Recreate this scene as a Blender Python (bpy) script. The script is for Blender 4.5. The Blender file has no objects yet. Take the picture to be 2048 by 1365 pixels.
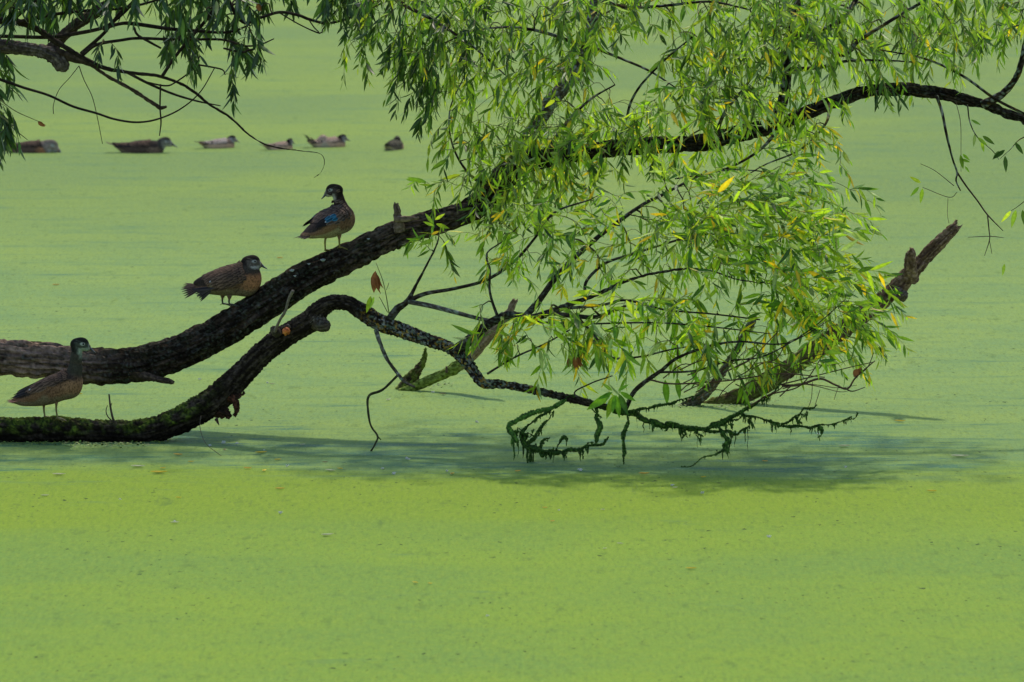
import bpy, math, random
import numpy as np
from mathutils import Vector

# ------------------------------------------------------------------ camera
scene = bpy.context.scene
COL = scene.collection
CAMH = 3.65
FPX = 200.0/36.0*2048.0
PITCH = math.atan(1259.5/FPX)
cam_data = bpy.data.cameras.new("camera")
cam_data.lens = 200.0
cam_data.sensor_width = 36.0
cam_data.clip_start = 0.5
cam_data.clip_end = 3000.0
cam_data.dof.use_dof = True
cam_data.dof.focus_distance = 28.8
cam_data.dof.aperture_fstop = 6.3
cam = bpy.data.objects.new("camera", cam_data)
COL.objects.link(cam)
cam.location = (0, 0, CAMH)
cam.rotation_euler = (math.pi/2 - PITCH, 0, 0)
scene.camera = cam

# ------------------------------------------------------------------ sky, sun, exposure
SUN_EL = 55.0
SUN_AZ = 10.0           # degrees from straight ahead (+Y), negative = to the left
world = bpy.data.worlds.new("World")
scene.world = world
world.use_nodes = True
wn = world.node_tree.nodes; wl = world.node_tree.links
bg = wn.get("Background") or wn.new("ShaderNodeBackground")
sky = wn.new("ShaderNodeTexSky")
sky.sky_type = 'NISHITA'
sky.sun_disc = False
sky.sun_elevation = math.radians(SUN_EL)
sky.sun_rotation = math.radians(SUN_AZ)
wl.new(sky.outputs[0], bg.inputs[0])
bg.inputs[1].default_value = 0.145
sun_data = bpy.data.lights.new("sun", 'SUN')
sun_data.energy = 2.05
sun_data.angle = math.radians(2.5)
sun_data.color = (1.0, 0.91, 0.74)
sun = bpy.data.objects.new("sun", sun_data)
COL.objects.link(sun)
_az, _el = math.radians(SUN_AZ), math.radians(SUN_EL)
sdir = Vector((math.sin(_az)*math.cos(_el), math.cos(_az)*math.cos(_el), math.sin(_el)))
sun.rotation_euler = sdir.to_track_quat('Z', 'Y').to_euler()
sun.location = (0, 40, 30)
scene.view_settings.view_transform = 'Standard'
scene.view_settings.look = 'None'
scene.view_settings.exposure = 0.46
scene.view_settings.gamma = 1.0
scene.view_settings.use_curve_mapping = False
scene.render.engine = 'CYCLES'
scene.cycles.max_bounces = 8
scene.cycles.transparent_max_bounces = 6

# ------------------------------------------------------------------ helpers
rng = np.random.default_rng(7)
random.seed(7)
_cp, _sp = math.cos(PITCH), math.sin(PITCH)

def P(px, py, Y):
    """world point seen at photo pixel (px,py) standing at distance Y from the viewer"""
    dx = (px-1024.0)/FPX; du = (682.5-py)/FPX
    d = np.array([dx, _cp + du*_sp, -_sp + du*_cp])
    t = Y/d[1]
    return np.array([0, 0, CAMH]) + d*t

def W(px, py):
    dx = (px-1024.0)/FPX; du = (682.5-py)/FPX
    d = np.array([dx, _cp + du*_sp, -_sp + du*_cp])
    t = -CAMH/d[2]
    return np.array([0, 0, CAMH]) + d*t

def SC(Y): return Y/FPX      # metres per photo pixel at distance Y

_perm = np.random.default_rng(3).permutation(256)
_perm = np.concatenate([_perm, _perm, _perm])
_gr = np.random.default_rng(4).normal(size=(256, 3)); _gr /= np.linalg.norm(_gr, axis=1)[:, None]
def noise3(p):
    p = np.asarray(p, float)
    i = np.floor(p).astype(int); f = p-i
    u = f*f*f*(f*(f*6-15)+10)
    i &= 255
    res = 0
    for dx in (0, 1):
        for dy in (0, 1):
            for dz in (0, 1):
                h = _perm[_perm[_perm[(i[..., 0]+dx) & 255] + ((i[..., 1]+dy) & 255)] + ((i[..., 2]+dz) & 255)]
                g = _gr[h & 255]
                d = f - np.array([dx, dy, dz])
                w = (u[..., 0] if dx else 1-u[..., 0])*(u[..., 1] if dy else 1-u[..., 1])*(u[..., 2] if dz else 1-u[..., 2])
                res = res + w*(g*d).sum(-1)
    return res*1.6
def fbm(p, o=3):
    r = 0; a = 1.0; s = 0
    for k in range(o):
        r = r + a*noise3(p*(2**k) + 17.3*k); s += a; a *= 0.5
    return r/s
def sst(a, b, x):
    t = np.clip((x-a)/(b-a), 0, 1); return t*t*(3-2*t)
def lerpc(c0, c1, t):
    return c0*(1-t)[:, None] + np.asarray(c1)[None, :]*t[:, None] if np.ndim(c0) == 2 else np.asarray(c0)[None, :]*(1-t)[:, None]+np.asarray(c1)[None, :]*t[:, None]

def make_obj(name, V, F, mat, parent=None, cols=None, smooth=True, attr='Col'):
    me = bpy.data.meshes.new(name)
    V = np.asarray(V, float)
    if parent is not None:
        V = V - np.array(parent['_o'])
    if isinstance(F, np.ndarray) and F.ndim == 2:
        nf, k = F.shape
        me.vertices.add(len(V)); me.vertices.foreach_set('co', V.astype(np.float32).ravel())
        me.loops.add(nf*k); me.loops.foreach_set('vertex_index', F.astype(np.int32).ravel())
        me.polygons.add(nf)
        me.polygons.foreach_set('loop_start', np.arange(0, nf*k, k, dtype=np.int32))
        me.polygons.foreach_set('loop_total', np.full(nf, k, dtype=np.int32))
        me.update(calc_edges=True)
    else:
        me.from_pydata([tuple(v) for v in V], [], [tuple(int(a) for a in f) for f in F])
    me.validate()
    if cols is not None:
        c = np.ones((len(V), 4), np.float32); c[:, :3] = cols
        a = me.color_attributes.new(attr, 'FLOAT_COLOR', 'POINT')
        a.data.foreach_set('color', c.ravel())
    if smooth:
        me.polygons.foreach_set('use_smooth', np.ones(len(me.polygons), dtype=bool))
    me.materials.append(mat)
    ob = bpy.data.objects.new(name, me)
    COL.objects.link(ob)
    if parent is not None:
        root = parent
        ob.parent = parent['_e']
        ob.location = (0, 0, 0) if parent.get('_lvl', 0) == 0 else (0, 0, 0)
    return ob

class Thing(dict): pass
def thing(name, label, cat, loc, group=None):
    e = bpy.data.objects.new(name, None); COL.objects.link(e)
    e.empty_display_size = 0.1
    e.location = tuple(loc); e['label'] = label; e['category'] = cat
    if group: e['group'] = group
    return {'_e': e, '_o': tuple(loc)}
def sub(ob, parent):
    """handle for hanging sub-parts on a part that shares its thing's origin"""
    return {'_e': ob, '_o': parent['_o']}
def tag(o, label, cat, group=None):
    o['label'] = label; o['category'] = cat
    if group: o['group'] = group

class Acc:
    """collects quads (triangles as repeated index are avoided: tris kept apart)"""
    def __init__(s): s.V = []; s.F = []; s.C = []; s.n = 0
    def add(s, V, F, C):
        V = np.asarray(V, float); s.V.append(V)
        for f in F: s.F.append(tuple(a+s.n for a in f))
        C = np.asarray(C, float)
        if C.ndim == 1: C = np.tile(C, (len(V), 1))
        s.C.append(C); s.n += len(V)
    def addq(s, V, F, C):
        V = np.asarray(V, float); s.V.append(V)
        s.F.extend(map(tuple, (np.asarray(F)+s.n).tolist()))
        C = np.asarray(C, float)
        if C.ndim == 1: C = np.tile(C, (len(V), 1))
        s.C.append(C); s.n += len(V)
    def build(s, name, mat, parent=None, smooth=True):
        return make_obj(name, np.concatenate(s.V), s.F, mat, parent, np.concatenate(s.C), smooth)

# ---- splines and tubes
def spline(pts, step):
    """Catmull-Rom through rows of pts, resampled about every `step` metres (first 3 columns are xyz)"""
    p = np.asarray(pts, float)
    if len(p) == 2:
        n = max(2, int(np.linalg.norm(p[1, :3]-p[0, :3])/step)+1)
        t = np.linspace(0, 1, n)[:, None]
        return p[0]*(1-t)+p[1]*t
    q = np.vstack([2*p[0]-p[1], p, 2*p[-1]-p[-2]])
    out = []
    for i in range(1, len(q)-2):
        L = np.linalg.norm(q[i+1, :3]-q[i, :3])
        n = max(1, int(math.ceil(L/step)))
        t = np.arange(n)[:, None]/n
        a, b, c, d = q[i-1], q[i], q[i+1], q[i+2]
        out.append(0.5*((2*b)+(-a+c)*t+(2*a-5*b+4*c-d)*t**2+(-a+3*b-3*c+d)*t**3))
    out.append(q[-2][None])
    return np.vstack(out)

def frames(c):
    T = np.gradient(c, axis=0); T /= np.linalg.norm(T, axis=1)[:, None]+1e-12
    N = np.zeros_like(T)
    ref = np.array([0, 1.0, 0]) if abs(T[0, 1]) < 0.9 else np.array([1.0, 0, 0])
    n = np.cross(T[0], ref); n /= np.linalg.norm(n); N[0] = n
    for i in range(1, len(T)):
        n = n - T[i]*np.dot(n, T[i]); n /= np.linalg.norm(n)+1e-12; N[i] = n
    B = np.cross(T, N)
    return T, N, B

def tube(pts, seg=10, step=0.02, bark=0.0, fl=(9, 60), lump=0.0, caps=(True, True), ragged=0.0, seed=0.0, flat=None):
    """pts rows: x,y,z,radius.  returns V, F(list), info dict"""
    s = spline(pts, step)
    c, r = s[:, :3], np.maximum(s[:, 3], 0.0004)
    T, N, B = frames(c)
    n = len(c); L = np.concatenate([[0], np.cumsum(np.linalg.norm(np.diff(c, axis=0), axis=1))])
    a = np.linspace(0, 2*np.pi, seg, endpoint=False)
    ca, sa = np.cos(a), np.sin(a)
    dirs = N[:, None, :]*ca[None, :, None] + B[:, None, :]*sa[None, :, None]
    R = np.tile(r[:, None], (1, seg))
    h = np.zeros_like(R)
    if bark > 0:
        q = np.stack([np.tile((L*fl[0])[:, None], (1, seg)), R*ca*fl[1]+seed, R*sa*fl[1]+seed*0.7], -1)
        wq = q + 0.55*np.stack([noise3(q*0.9+5), noise3(q*0.9+31), noise3(q*0.9+57)], -1)
        rid = 1-np.abs(noise3(wq))*2.4
        rid2 = 1-np.abs(noise3(wq*np.array([4.2, 1.6, 1.6])+9))*2.2
        h = -np.clip(rid, 0, 1)**2*1.2 - 0.6*np.clip(rid2, 0, 1)**2 + 0.6*fbm(q*np.array([5.5, 2.2, 2.2]), 3)
        R = R + bark*h
    if lump > 0:
        q = np.stack([np.tile((L*3.5)[:, None], (1, seg)), R*ca*9+seed, R*sa*9-seed], -1)
        R = R*(1+lump*fbm(q, 3))
    V = c[:, None, :] + dirs*R[..., None]
    if ragged > 0:
        # push the last ring's points in and out along the axis (torn end)
        e = noise3(np.stack([ca*2.2+seed, sa*2.2, np.full(seg, seed)], -1))
        k = min(6, n-1)
        for j in range(k):
            V[n-1-j] += T[-1][None]*(e[:, None]*ragged*(1-j/k))
    V = V.reshape(-1, 3)
    idx = np.arange(n*seg).reshape(n, seg)
    nx = np.roll(idx, -1, axis=1)
    F = np.stack([idx[:-1], nx[:-1], nx[1:], idx[1:]], -1).reshape(-1, 4).tolist()
    hs = h.reshape(-1); Ls = np.repeat(L, seg)
    nv = len(V)
    ext = []
    if caps[0]:
        ext.append(c[0]-T[0]*r[0]*0.35); k = nv+len(ext)-1
        F += [[k, int(nx[0, j]), int(idx[0, j])] for j in range(seg)]
    if caps[1]:
        ext.append(c[-1]+T[-1]*(r[-1]*0.35 if ragged == 0 else -ragged*0.6)); k = nv+len(ext)-1
        F += [[k, int(idx[-1, j]), int(nx[-1, j])] for j in range(seg)]
    nrm = dirs.reshape(-1, 3)
    if ext:
        V = np.vstack([V, ext]); hs = np.append(hs, np.zeros(len(ext))); Ls = np.append(Ls, [0]*len(ext)); nrm = np.vstack([nrm, [[0, 0, 0]]*len(ext)])
    return V, F, {'h': hs, 'L': Ls, 'n': nrm, 'Ltot': L[-1]}

def G(pts):
    """guide points: (px, py, Y, diameter_px) -> x,y,z,radius rows"""
    out = []
    for px, py, Y, d in pts:
        out.append([*P(px, py, Y), d*0.5*SC(Y)])
    return out

# ------------------------------------------------------------------ materials
def new_mat(name):
    m = bpy.data.materials.new(name); m.use_nodes = True
    return m, m.node_tree.nodes, m.node_tree.links, m.node_tree.nodes['Principled BSDF']
def nd(ns, t, **k):
    n = ns.new(t)
    for a, b in k.items(): setattr(n, a, b)
    return n

def mat_vcol(name, rough=0.8, spec=0.3, nscale=60, namp=0.35, bump=0.0, bscale=200, bdist=0.002, detail=6, stretch=None, sheen=0.0):
    m, ns, ls, b = new_mat(name)
    at = nd(ns, 'ShaderNodeAttribute', attribute_name='Col')
    tc = nd(ns, 'ShaderNodeTexCoord')
    no = nd(ns, 'ShaderNodeTexNoise'); no.inputs['Scale'].default_value = nscale; no.inputs['Detail'].default_value = detail
    ls.new(tc.outputs['Object'], no.inputs['Vector'])
    mr = nd(ns, 'ShaderNodeMapRange'); mr.inputs[1].default_value = 0.3; mr.inputs[2].default_value = 0.7
    mr.inputs[3].default_value = 1-namp; mr.inputs[4].default_value = 1+namp
    ls.new(no.outputs['Fac'], mr.inputs[0])
    mx = nd(ns, 'ShaderNodeVectorMath', operation='SCALE')
    ls.new(at.outputs['Color'], mx.inputs[0]); ls.new(mr.outputs[0], mx.inputs['Scale'])
    ls.new(mx.outputs[0], b.inputs['Base Color'])
    b.inputs['Roughness'].default_value = rough
    b.inputs['Specular IOR Level'].default_value = spec
    if bump > 0:
        n2 = nd(ns, 'ShaderNodeTexNoise'); n2.inputs['Scale'].default_value = bscale; n2.inputs['Detail'].default_value = 5
        ls.new(tc.outputs['Object'], n2.inputs['Vector'])
        bp = nd(ns, 'ShaderNodeBump'); bp.inputs['Strength'].default_value = bump; bp.inputs['Distance'].default_value = bdist
        ls.new(n2.outputs['Fac'], bp.inputs['Height']); ls.new(bp.outputs[0], b.inputs['Normal'])
    return m

M_bark = mat_vcol('bark', 0.95, 0.08, 45, 0.45, 0.8, 110, 0.006)
M_twig = mat_vcol('twig_bark', 0.85, 0.12, 80, 0.3)
M_deadwood = mat_vcol('dead_wood', 0.95, 0.1, 60, 0.4, 0.7, 120, 0.005)
M_algae = mat_vcol('algae', 0.75, 0.15, 90, 0.5, 0.8, 220, 0.004)
M_plume = mat_vcol('plumage', 0.9, 0.08, 130, 0.32, 0.5, 260, 0.0015)
M_feather = mat_vcol('feather', 0.85, 0.1, 150, 0.22, 0.3, 400, 0.001)
M_bill = mat_vcol('bill', 0.35, 0.5, 100, 0.15)
M_leg = mat_vcol('leg_skin', 0.5, 0.4, 200, 0.25, 0.4, 500, 0.001)
M_litter = mat_vcol('fallen_leaf', 0.6, 0.3, 60, 0.25)
m_eye, ns, ls, b = new_mat('eye'); b.inputs['Base Color'].default_value = (0.012, 0.008, 0.006, 1); b.inputs['Roughness'].default_value = 0.08

def mat_leaf(name, trans=0.42, rough=0.42):
    m, ns, ls, b = new_mat(name)
    at = nd(ns, 'ShaderNodeAttribute', attribute_name='Col')
    tc = nd(ns, 'ShaderNodeTexCoord')
    no = nd(ns, 'ShaderNodeTexNoise'); no.inputs['Scale'].default_value = 70; no.inputs['Detail'].default_value = 3
    ls.new(tc.outputs['Object'], no.inputs['Vector'])
    mr = nd(ns, 'ShaderNodeMapRange'); mr.inputs[1].default_value = 0.3; mr.inputs[2].default_value = 0.7
    mr.inputs[3].default_value = 0.8; mr.inputs[4].default_value = 1.2
    ls.new(no.outputs['Fac'], mr.inputs[0])
    mx = nd(ns, 'ShaderNodeVectorMath', operation='SCALE')
    ls.new(at.outputs['Color'], mx.inputs[0]); ls.new(mr.outputs[0], mx.inputs['Scale'])
    ls.new(mx.outputs[0], b.inputs['Base Color'])
    b.inputs['Roughness'].default_value = rough; b.inputs['Specular IOR Level'].default_value = 0.45
    tr = nd(ns, 'ShaderNodeBsdfTranslucent')
    ty = nd(ns, 'ShaderNodeVectorMath', operation='MULTIPLY'); ty.inputs[1].default_value = (1.25, 1.35, 0.55)
    ls.new(mx.outputs[0], ty.inputs[0]); ls.new(ty.outputs[0], tr.inputs['Color'])
    ms = nd(ns, 'ShaderNodeMixShader'); ms.inputs[0].default_value = trans
    ls.new(b.outputs[0], ms.inputs[1]); ls.new(tr.outputs[0], ms.inputs[2])
    ls.new(ms.outputs[0], ns['Material Output'].inputs['Surface'])
    return m
M_leaf = mat_leaf('willow_leaf', 0.56)
M_leaf_shaded = mat_leaf('shaded_willow_leaf', 0.2, 0.5)  # shaded copy of the willow leaf, shade built in by passing less light

# ------------------------------------------------------------------ water with duckweed
def build_water():
    m, ns, ls, b = new_mat('duckweed_water')
    tc = nd(ns, 'ShaderNodeTexCoord')
    def noise(scale, detail=4, vec=None, dist=0.0, rough=0.5, sc=(1, 1, 1), loc=(0, 0, 0)):
        mp = nd(ns, 'ShaderNodeMapping'); mp.inputs['Scale'].default_value = sc; mp.inputs['Location'].default_value = loc
        ls.new(tc.outputs['Object'], mp.inputs['Vector'])
        n = nd(ns, 'ShaderNodeTexNoise'); n.inputs['Scale'].default_value = scale; n.inputs['Detail'].default_value = detail
        n.inputs['Distortion'].default_value = dist; n.inputs['Roughness'].default_value = rough
        ls.new(mp.outputs[0], n.inputs['Vector']); return n.outputs['Fac']
    def rng_(v, a, bb, c=0.0, d=1.0):
        r = nd(ns, 'ShaderNodeMapRange'); r.interpolation_type = 'SMOOTHSTEP'
        r.inputs[1].default_value = a; r.inputs[2].default_value = bb; r.inputs[3].default_value = c; r.inputs[4].default_value = d
        ls.new(v, r.inputs[0]); return r.outputs[0]
    def mixc(f, a, bb):
        x = nd(ns, 'ShaderNodeMix', data_type='RGBA')
        ls.new(f, x.inputs[0])
        for i, v in ((6, a), (7, bb)):
            if isinstance(v, tuple): x.inputs[i].default_value = (*v, 1)
            else: ls.new(v, x.inputs[i])
        return x.outputs[2]
    def mth(op, a, bb):
        x = nd(ns, 'ShaderNodeMath', operation=op)
        for i, v in ((0, a), (1, bb)):
            if isinstance(v, (int, float)): x.inputs[i].default_value = v
            else: ls.new(v, x.inputs[i])
        return x.outputs[0]
    sep = nd(ns, 'ShaderNodeSeparateXYZ'); ls.new(tc.outputs['Object'], sep.inputs[0])
    Y = sep.outputs['Y']; X = sep.outputs['X']
    # broad wobble of the border between the kinds of weed
    wob = mth('MULTIPLY', mth('SUBTRACT', noise(0.55, 3, sc=(0.6, 1.6, 1)), 0.5), 2.6)
    Yw = mth('ADD', Y, wob)
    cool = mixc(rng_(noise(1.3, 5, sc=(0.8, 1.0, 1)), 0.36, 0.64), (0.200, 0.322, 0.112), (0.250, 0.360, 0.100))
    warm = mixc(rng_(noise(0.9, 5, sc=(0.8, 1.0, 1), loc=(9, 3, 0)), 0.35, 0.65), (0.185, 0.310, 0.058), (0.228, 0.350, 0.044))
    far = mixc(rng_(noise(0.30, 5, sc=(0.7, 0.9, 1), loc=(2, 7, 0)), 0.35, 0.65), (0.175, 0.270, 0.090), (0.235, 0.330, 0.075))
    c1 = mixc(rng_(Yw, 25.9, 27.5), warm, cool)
    c2 = mixc(rng_(Yw, 34.0, 44.0), c1, far)
    # sunlit rim in front of the tree's shadow, painted as yellower weed
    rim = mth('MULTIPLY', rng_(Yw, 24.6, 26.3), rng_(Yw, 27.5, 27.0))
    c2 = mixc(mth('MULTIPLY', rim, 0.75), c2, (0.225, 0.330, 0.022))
    # fine grain: single fronds and clumps
    g1 = noise(22, 5, rough=0.75)
    g2 = noise(75, 4, rough=0.8, loc=(3, 3, 0))
    g3 = noise(9, 5, rough=0.75, sc=(1, 0.35, 1), loc=(6, 2, 0))
    c3 = mixc(rng_(g1, 0.44, 0.62, 0.0, 0.4), c2, (0.285, 0.355, 0.040))
    c4 = mixc(rng_(g2, 0.50, 0.62, 0.0, 0.45), c3, (0.085, 0.155, 0.040))
    c4 = mixc(rng_(g3, 0.56, 0.68, 0.0, 0.5), c4, (0.10, 0.175, 0.04))
    g4 = noise(55, 4, rough=0.75, sc=(1, 0.13, 1), loc=(1, 5, 0))
    c4 = mixc(rng_(g4, 0.50, 0.66, 0.0, 0.36), c4, (0.105, 0.18, 0.05))
    c4 = mixc(rng_(g4, 0.47, 0.34, 0.0, 0.3), c4, (0.30, 0.40, 0.07))
    fl = mth('MULTIPLY', rng_(noise(30, 3, loc=(5, 1, 0), sc=(1, 0.5, 1)), 0.65, 0.70), rng_(noise(1.3, 3, loc=(8, 1, 0)), 0.40, 0.6))
    c5 = mixc(fl, c4, (0.045, 0.08, 0.02))
    # open-water streaks, crowded into the tree's shadow band to paint its dark streaking
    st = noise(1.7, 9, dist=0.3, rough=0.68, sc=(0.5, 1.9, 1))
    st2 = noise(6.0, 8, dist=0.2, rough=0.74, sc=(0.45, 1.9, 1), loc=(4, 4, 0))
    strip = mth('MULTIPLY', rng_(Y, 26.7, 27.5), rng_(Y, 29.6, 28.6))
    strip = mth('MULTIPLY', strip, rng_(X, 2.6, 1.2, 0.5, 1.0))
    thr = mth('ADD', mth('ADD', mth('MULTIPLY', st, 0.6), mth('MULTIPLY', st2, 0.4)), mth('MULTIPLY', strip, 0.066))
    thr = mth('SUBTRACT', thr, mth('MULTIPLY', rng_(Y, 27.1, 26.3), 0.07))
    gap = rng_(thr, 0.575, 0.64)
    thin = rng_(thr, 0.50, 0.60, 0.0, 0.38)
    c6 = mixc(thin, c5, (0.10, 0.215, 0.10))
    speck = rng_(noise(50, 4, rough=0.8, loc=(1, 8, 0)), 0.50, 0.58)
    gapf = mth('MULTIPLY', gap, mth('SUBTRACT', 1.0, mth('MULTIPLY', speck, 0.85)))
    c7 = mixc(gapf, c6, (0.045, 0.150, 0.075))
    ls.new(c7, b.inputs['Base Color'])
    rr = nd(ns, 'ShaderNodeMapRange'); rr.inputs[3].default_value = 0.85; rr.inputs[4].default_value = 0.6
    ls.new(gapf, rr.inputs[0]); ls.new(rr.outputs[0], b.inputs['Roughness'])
    b.inputs['Specular IOR Level'].default_value = 0.05
    bp = nd(ns, 'ShaderNodeBump'); bp.inputs['Strength'].default_value = 0.55; bp.inputs['Distance'].default_value = 0.02
    hh = mth('ADD', mth('MULTIPLY', g1, 0.8), mth('MULTIPLY', g2, 0.35))
    hh = mth('ADD', hh, mth('MULTIPLY', noise(7, 4, rough=0.6), 0.9)); hh = mth('ADD', hh, mth('MULTIPLY', g4, 0.5))
    ls.new(hh, bp.inputs['Height']); ls.new(bp.outputs[0], b.inputs['Normal'])
    S = 900.0
    V = [(-S, -60, 0), (S, -60, 0), (S, 2000, 0), (-S, 2000, 0)]
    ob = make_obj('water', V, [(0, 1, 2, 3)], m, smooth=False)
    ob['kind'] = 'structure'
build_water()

# ------------------------------------------------------------------ bark colouring
def bark_cols(V, info, base=(0.05, 0.036, 0.026), light=(0.13, 0.10, 0.08), moss=0.0, lichen=0.0, orange=0.0, seed=0.0, low=0.0):
    n = len(V); q = V*1.0
    base = np.asarray(base); light = np.asarray(light)
    lq = np.stack([info['L']*7, info['n'][:, 0]*3.2+info['n'][:, 1]*4.2, info['n'][:, 2]*4.2], -1)
    t = sst(-0.12, 0.42, 0.7*fbm(lq+seed, 4)+0.35*fbm(q*70+seed, 2))
    c = base[None]*(1-t)[:, None] + light[None]*t[:, None]
    up = info['n'][:, 2]
    if moss > 0:
        mz = sst(-0.1, 0.75, up + 0.55*fbm(q*13+seed+3, 3)) * sst(-0.35, 0.25, fbm(q*5+seed, 2)) * moss
        mt = sst(-0.3, 0.4, fbm(q*60, 2))
        mc = np.array([0.035, 0.075, 0.012])[None]*(1-mt)[:, None]+np.array([0.12, 0.20, 0.03])[None]*mt[:, None]
        c = c*(1-mz)[:, None]+mc*mz[:, None]
    if lichen > 0:
        s = sst(0.28, 0.42, noise3(q*55+seed)+0.5*noise3(q*14)) * lichen
        c = lerpc(c, (0.36, 0.38, 0.34), s)
        s = sst(0.36, 0.48, noise3(q*70+seed+40)+0.45*noise3(q*12+9)) * lichen
        c = lerpc(c, (0.25, 0.33, 0.22), s)
    if orange > 0:
        s = sst(0.34, 0.46, noise3(q*50+seed+80)+0.5*noise3(q*9+19)) * orange
        c = lerpc(c, (0.42, 0.27, 0.03), s)
    return c

class Wood:
    """one mesh part made of one or a few joined tubes"""
    def __init__(s): s.a = Acc()
    def tube(s, pts, seg, step, bark, cols=None, **k):
        tk = {q: k[q] for q in ('fl', 'lump', 'caps', 'ragged', 'seed') if q in k}
        V, F, info = tube(pts, seg, step, bark, **tk)
        ck = cols or {}
        C = bark_cols(V, info, **ck)
        if 'endcol' in k:
            f = sst(info['Ltot']-k.get('endlen', 0.03), info['Ltot'], info['L'])
            f[-1] = 1
            C = lerpc(C, k['endcol'], f)
        s.a.add(V, F, C); return s
    def build(s, name, mat, parent): return s.a.build(name, mat, parent)

# ------------------------------------------------------------------ leaves and twigs
_lt = np.array([0, .12, .32, .55, .78, 1.0]); _lw = np.array([0.0, .55, 1.0, .92, .55, 0.0])
def leaf_batch(roots, dirs, sides, lens, wids, curls, cols):
    """many lanceolate leaves folded along the midrib. returns V,F,C arrays"""
    n = len(roots); k = len(_lt)
    up = np.cross(dirs, sides); up /= np.linalg.norm(up, axis=1)[:, None]+1e-9
    V = np.zeros((n, k, 3, 3))
    for j in range(k):
        t = _lt[j]
        # the blade bends towards -up along its length
        mid = roots + dirs*(lens*(t - 0.12*curls**2*t*t))[:, None] - up*(lens*curls*t*t*0.5)[:, None]
        w = wids*_lw[j]*0.5
        V[:, j, 1] = mid - up*(w*0.30)[:, None]
        V[:, j, 0] = mid + sides*w[:, None]
        V[:, j, 2] = mid - sides*w[:, None]
    V = V.reshape(n, -1, 3)
    F = []
    for j in range(k-1):
        for s in (0, 1):
            F.append([j*3+s, j*3+s+1, (j+1)*3+s+1, (j+1)*3+s])
    F = np.array(F)
    FF = (F[None]+(np.arange(n)*k*3)[:, None, None]).reshape(-1, 4)
    # paler midrib
    C = np.repeat(cols[:, None, :], k*3, axis=1)
    mid = np.arange(k)*3+1
    C[:, mid] = C[:, mid]*1.25+0.01
    return V.reshape(-1, 3), FF, C.reshape(-1, 3)

PAL = {  # bright and dark sets paint sun and shade into the leaf colour
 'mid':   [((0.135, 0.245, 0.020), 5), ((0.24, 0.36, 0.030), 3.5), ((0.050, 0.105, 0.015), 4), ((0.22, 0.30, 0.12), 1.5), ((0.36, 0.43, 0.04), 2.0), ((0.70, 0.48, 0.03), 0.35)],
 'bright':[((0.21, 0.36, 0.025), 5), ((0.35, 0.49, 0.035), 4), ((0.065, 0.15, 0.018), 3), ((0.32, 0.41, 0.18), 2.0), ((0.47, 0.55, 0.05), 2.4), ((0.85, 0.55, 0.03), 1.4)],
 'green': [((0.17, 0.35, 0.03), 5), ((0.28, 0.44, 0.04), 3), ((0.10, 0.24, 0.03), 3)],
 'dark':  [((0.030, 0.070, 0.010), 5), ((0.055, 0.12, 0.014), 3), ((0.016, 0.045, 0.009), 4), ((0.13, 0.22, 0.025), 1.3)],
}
def pick_cols(pal, n, clump):
    cs = np.array([c for c, w in PAL[pal]]); w = np.array([w for c, w in PAL[pal]]); w = w/w.sum()
    i = rng.choice(len(cs), n, p=w)
    return cs[i]*(1+0.16*rng.normal(size=(n, 1)))*clump

def in_poly(x, y, poly):
    ins = False; j = len(poly)-1
    for i in range(len(poly)):
        xi, yi = poly[i]; xj, yj = poly[j]
        if (yi > y) != (yj > y) and x < (xj-xi)*(y-yi)/(yj-yi)+xi: ins = not ins
        j = i
    return ins
def sample_poly(poly, n, Y0, Y1):
    xs = [p[0] for p in poly]; ys = [p[1] for p in poly]; out = []
    # best-candidate sampling keeps the sprays spread, with some clumping left
    pts = []
    while len(out) < n:
        best = None; bd = -1
        for _ in range(3):
            while True:
                x = random.uniform(min(xs), max(xs)); y = random.uniform(min(ys), max(ys))
                if in_poly(x, y, poly): break
            d = min([(x-a)**2+(y-b)**2 for a, b in pts], default=1e9)
            if d > bd: bd = d; best = (x, y)
        pts.append(best)
        out.append(P(best[0], best[1], random.uniform(Y0, Y1)))
    return out

class Limb:
    def __init__(s, pts, cols=None, seg=10, step=0.02, bark=0.0, name='branch', mat=None, **kw):
        s.pts = np.array(G(pts)); s.cols = cols or {}; s.seg = seg; s.step = step; s.bark = bark; s.kw = kw; s.name = name; s.mat = mat
        s.tw = Acc(); s.leafargs = []
    def nodes(s):
        return spline(s.pts, 0.05)

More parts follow.
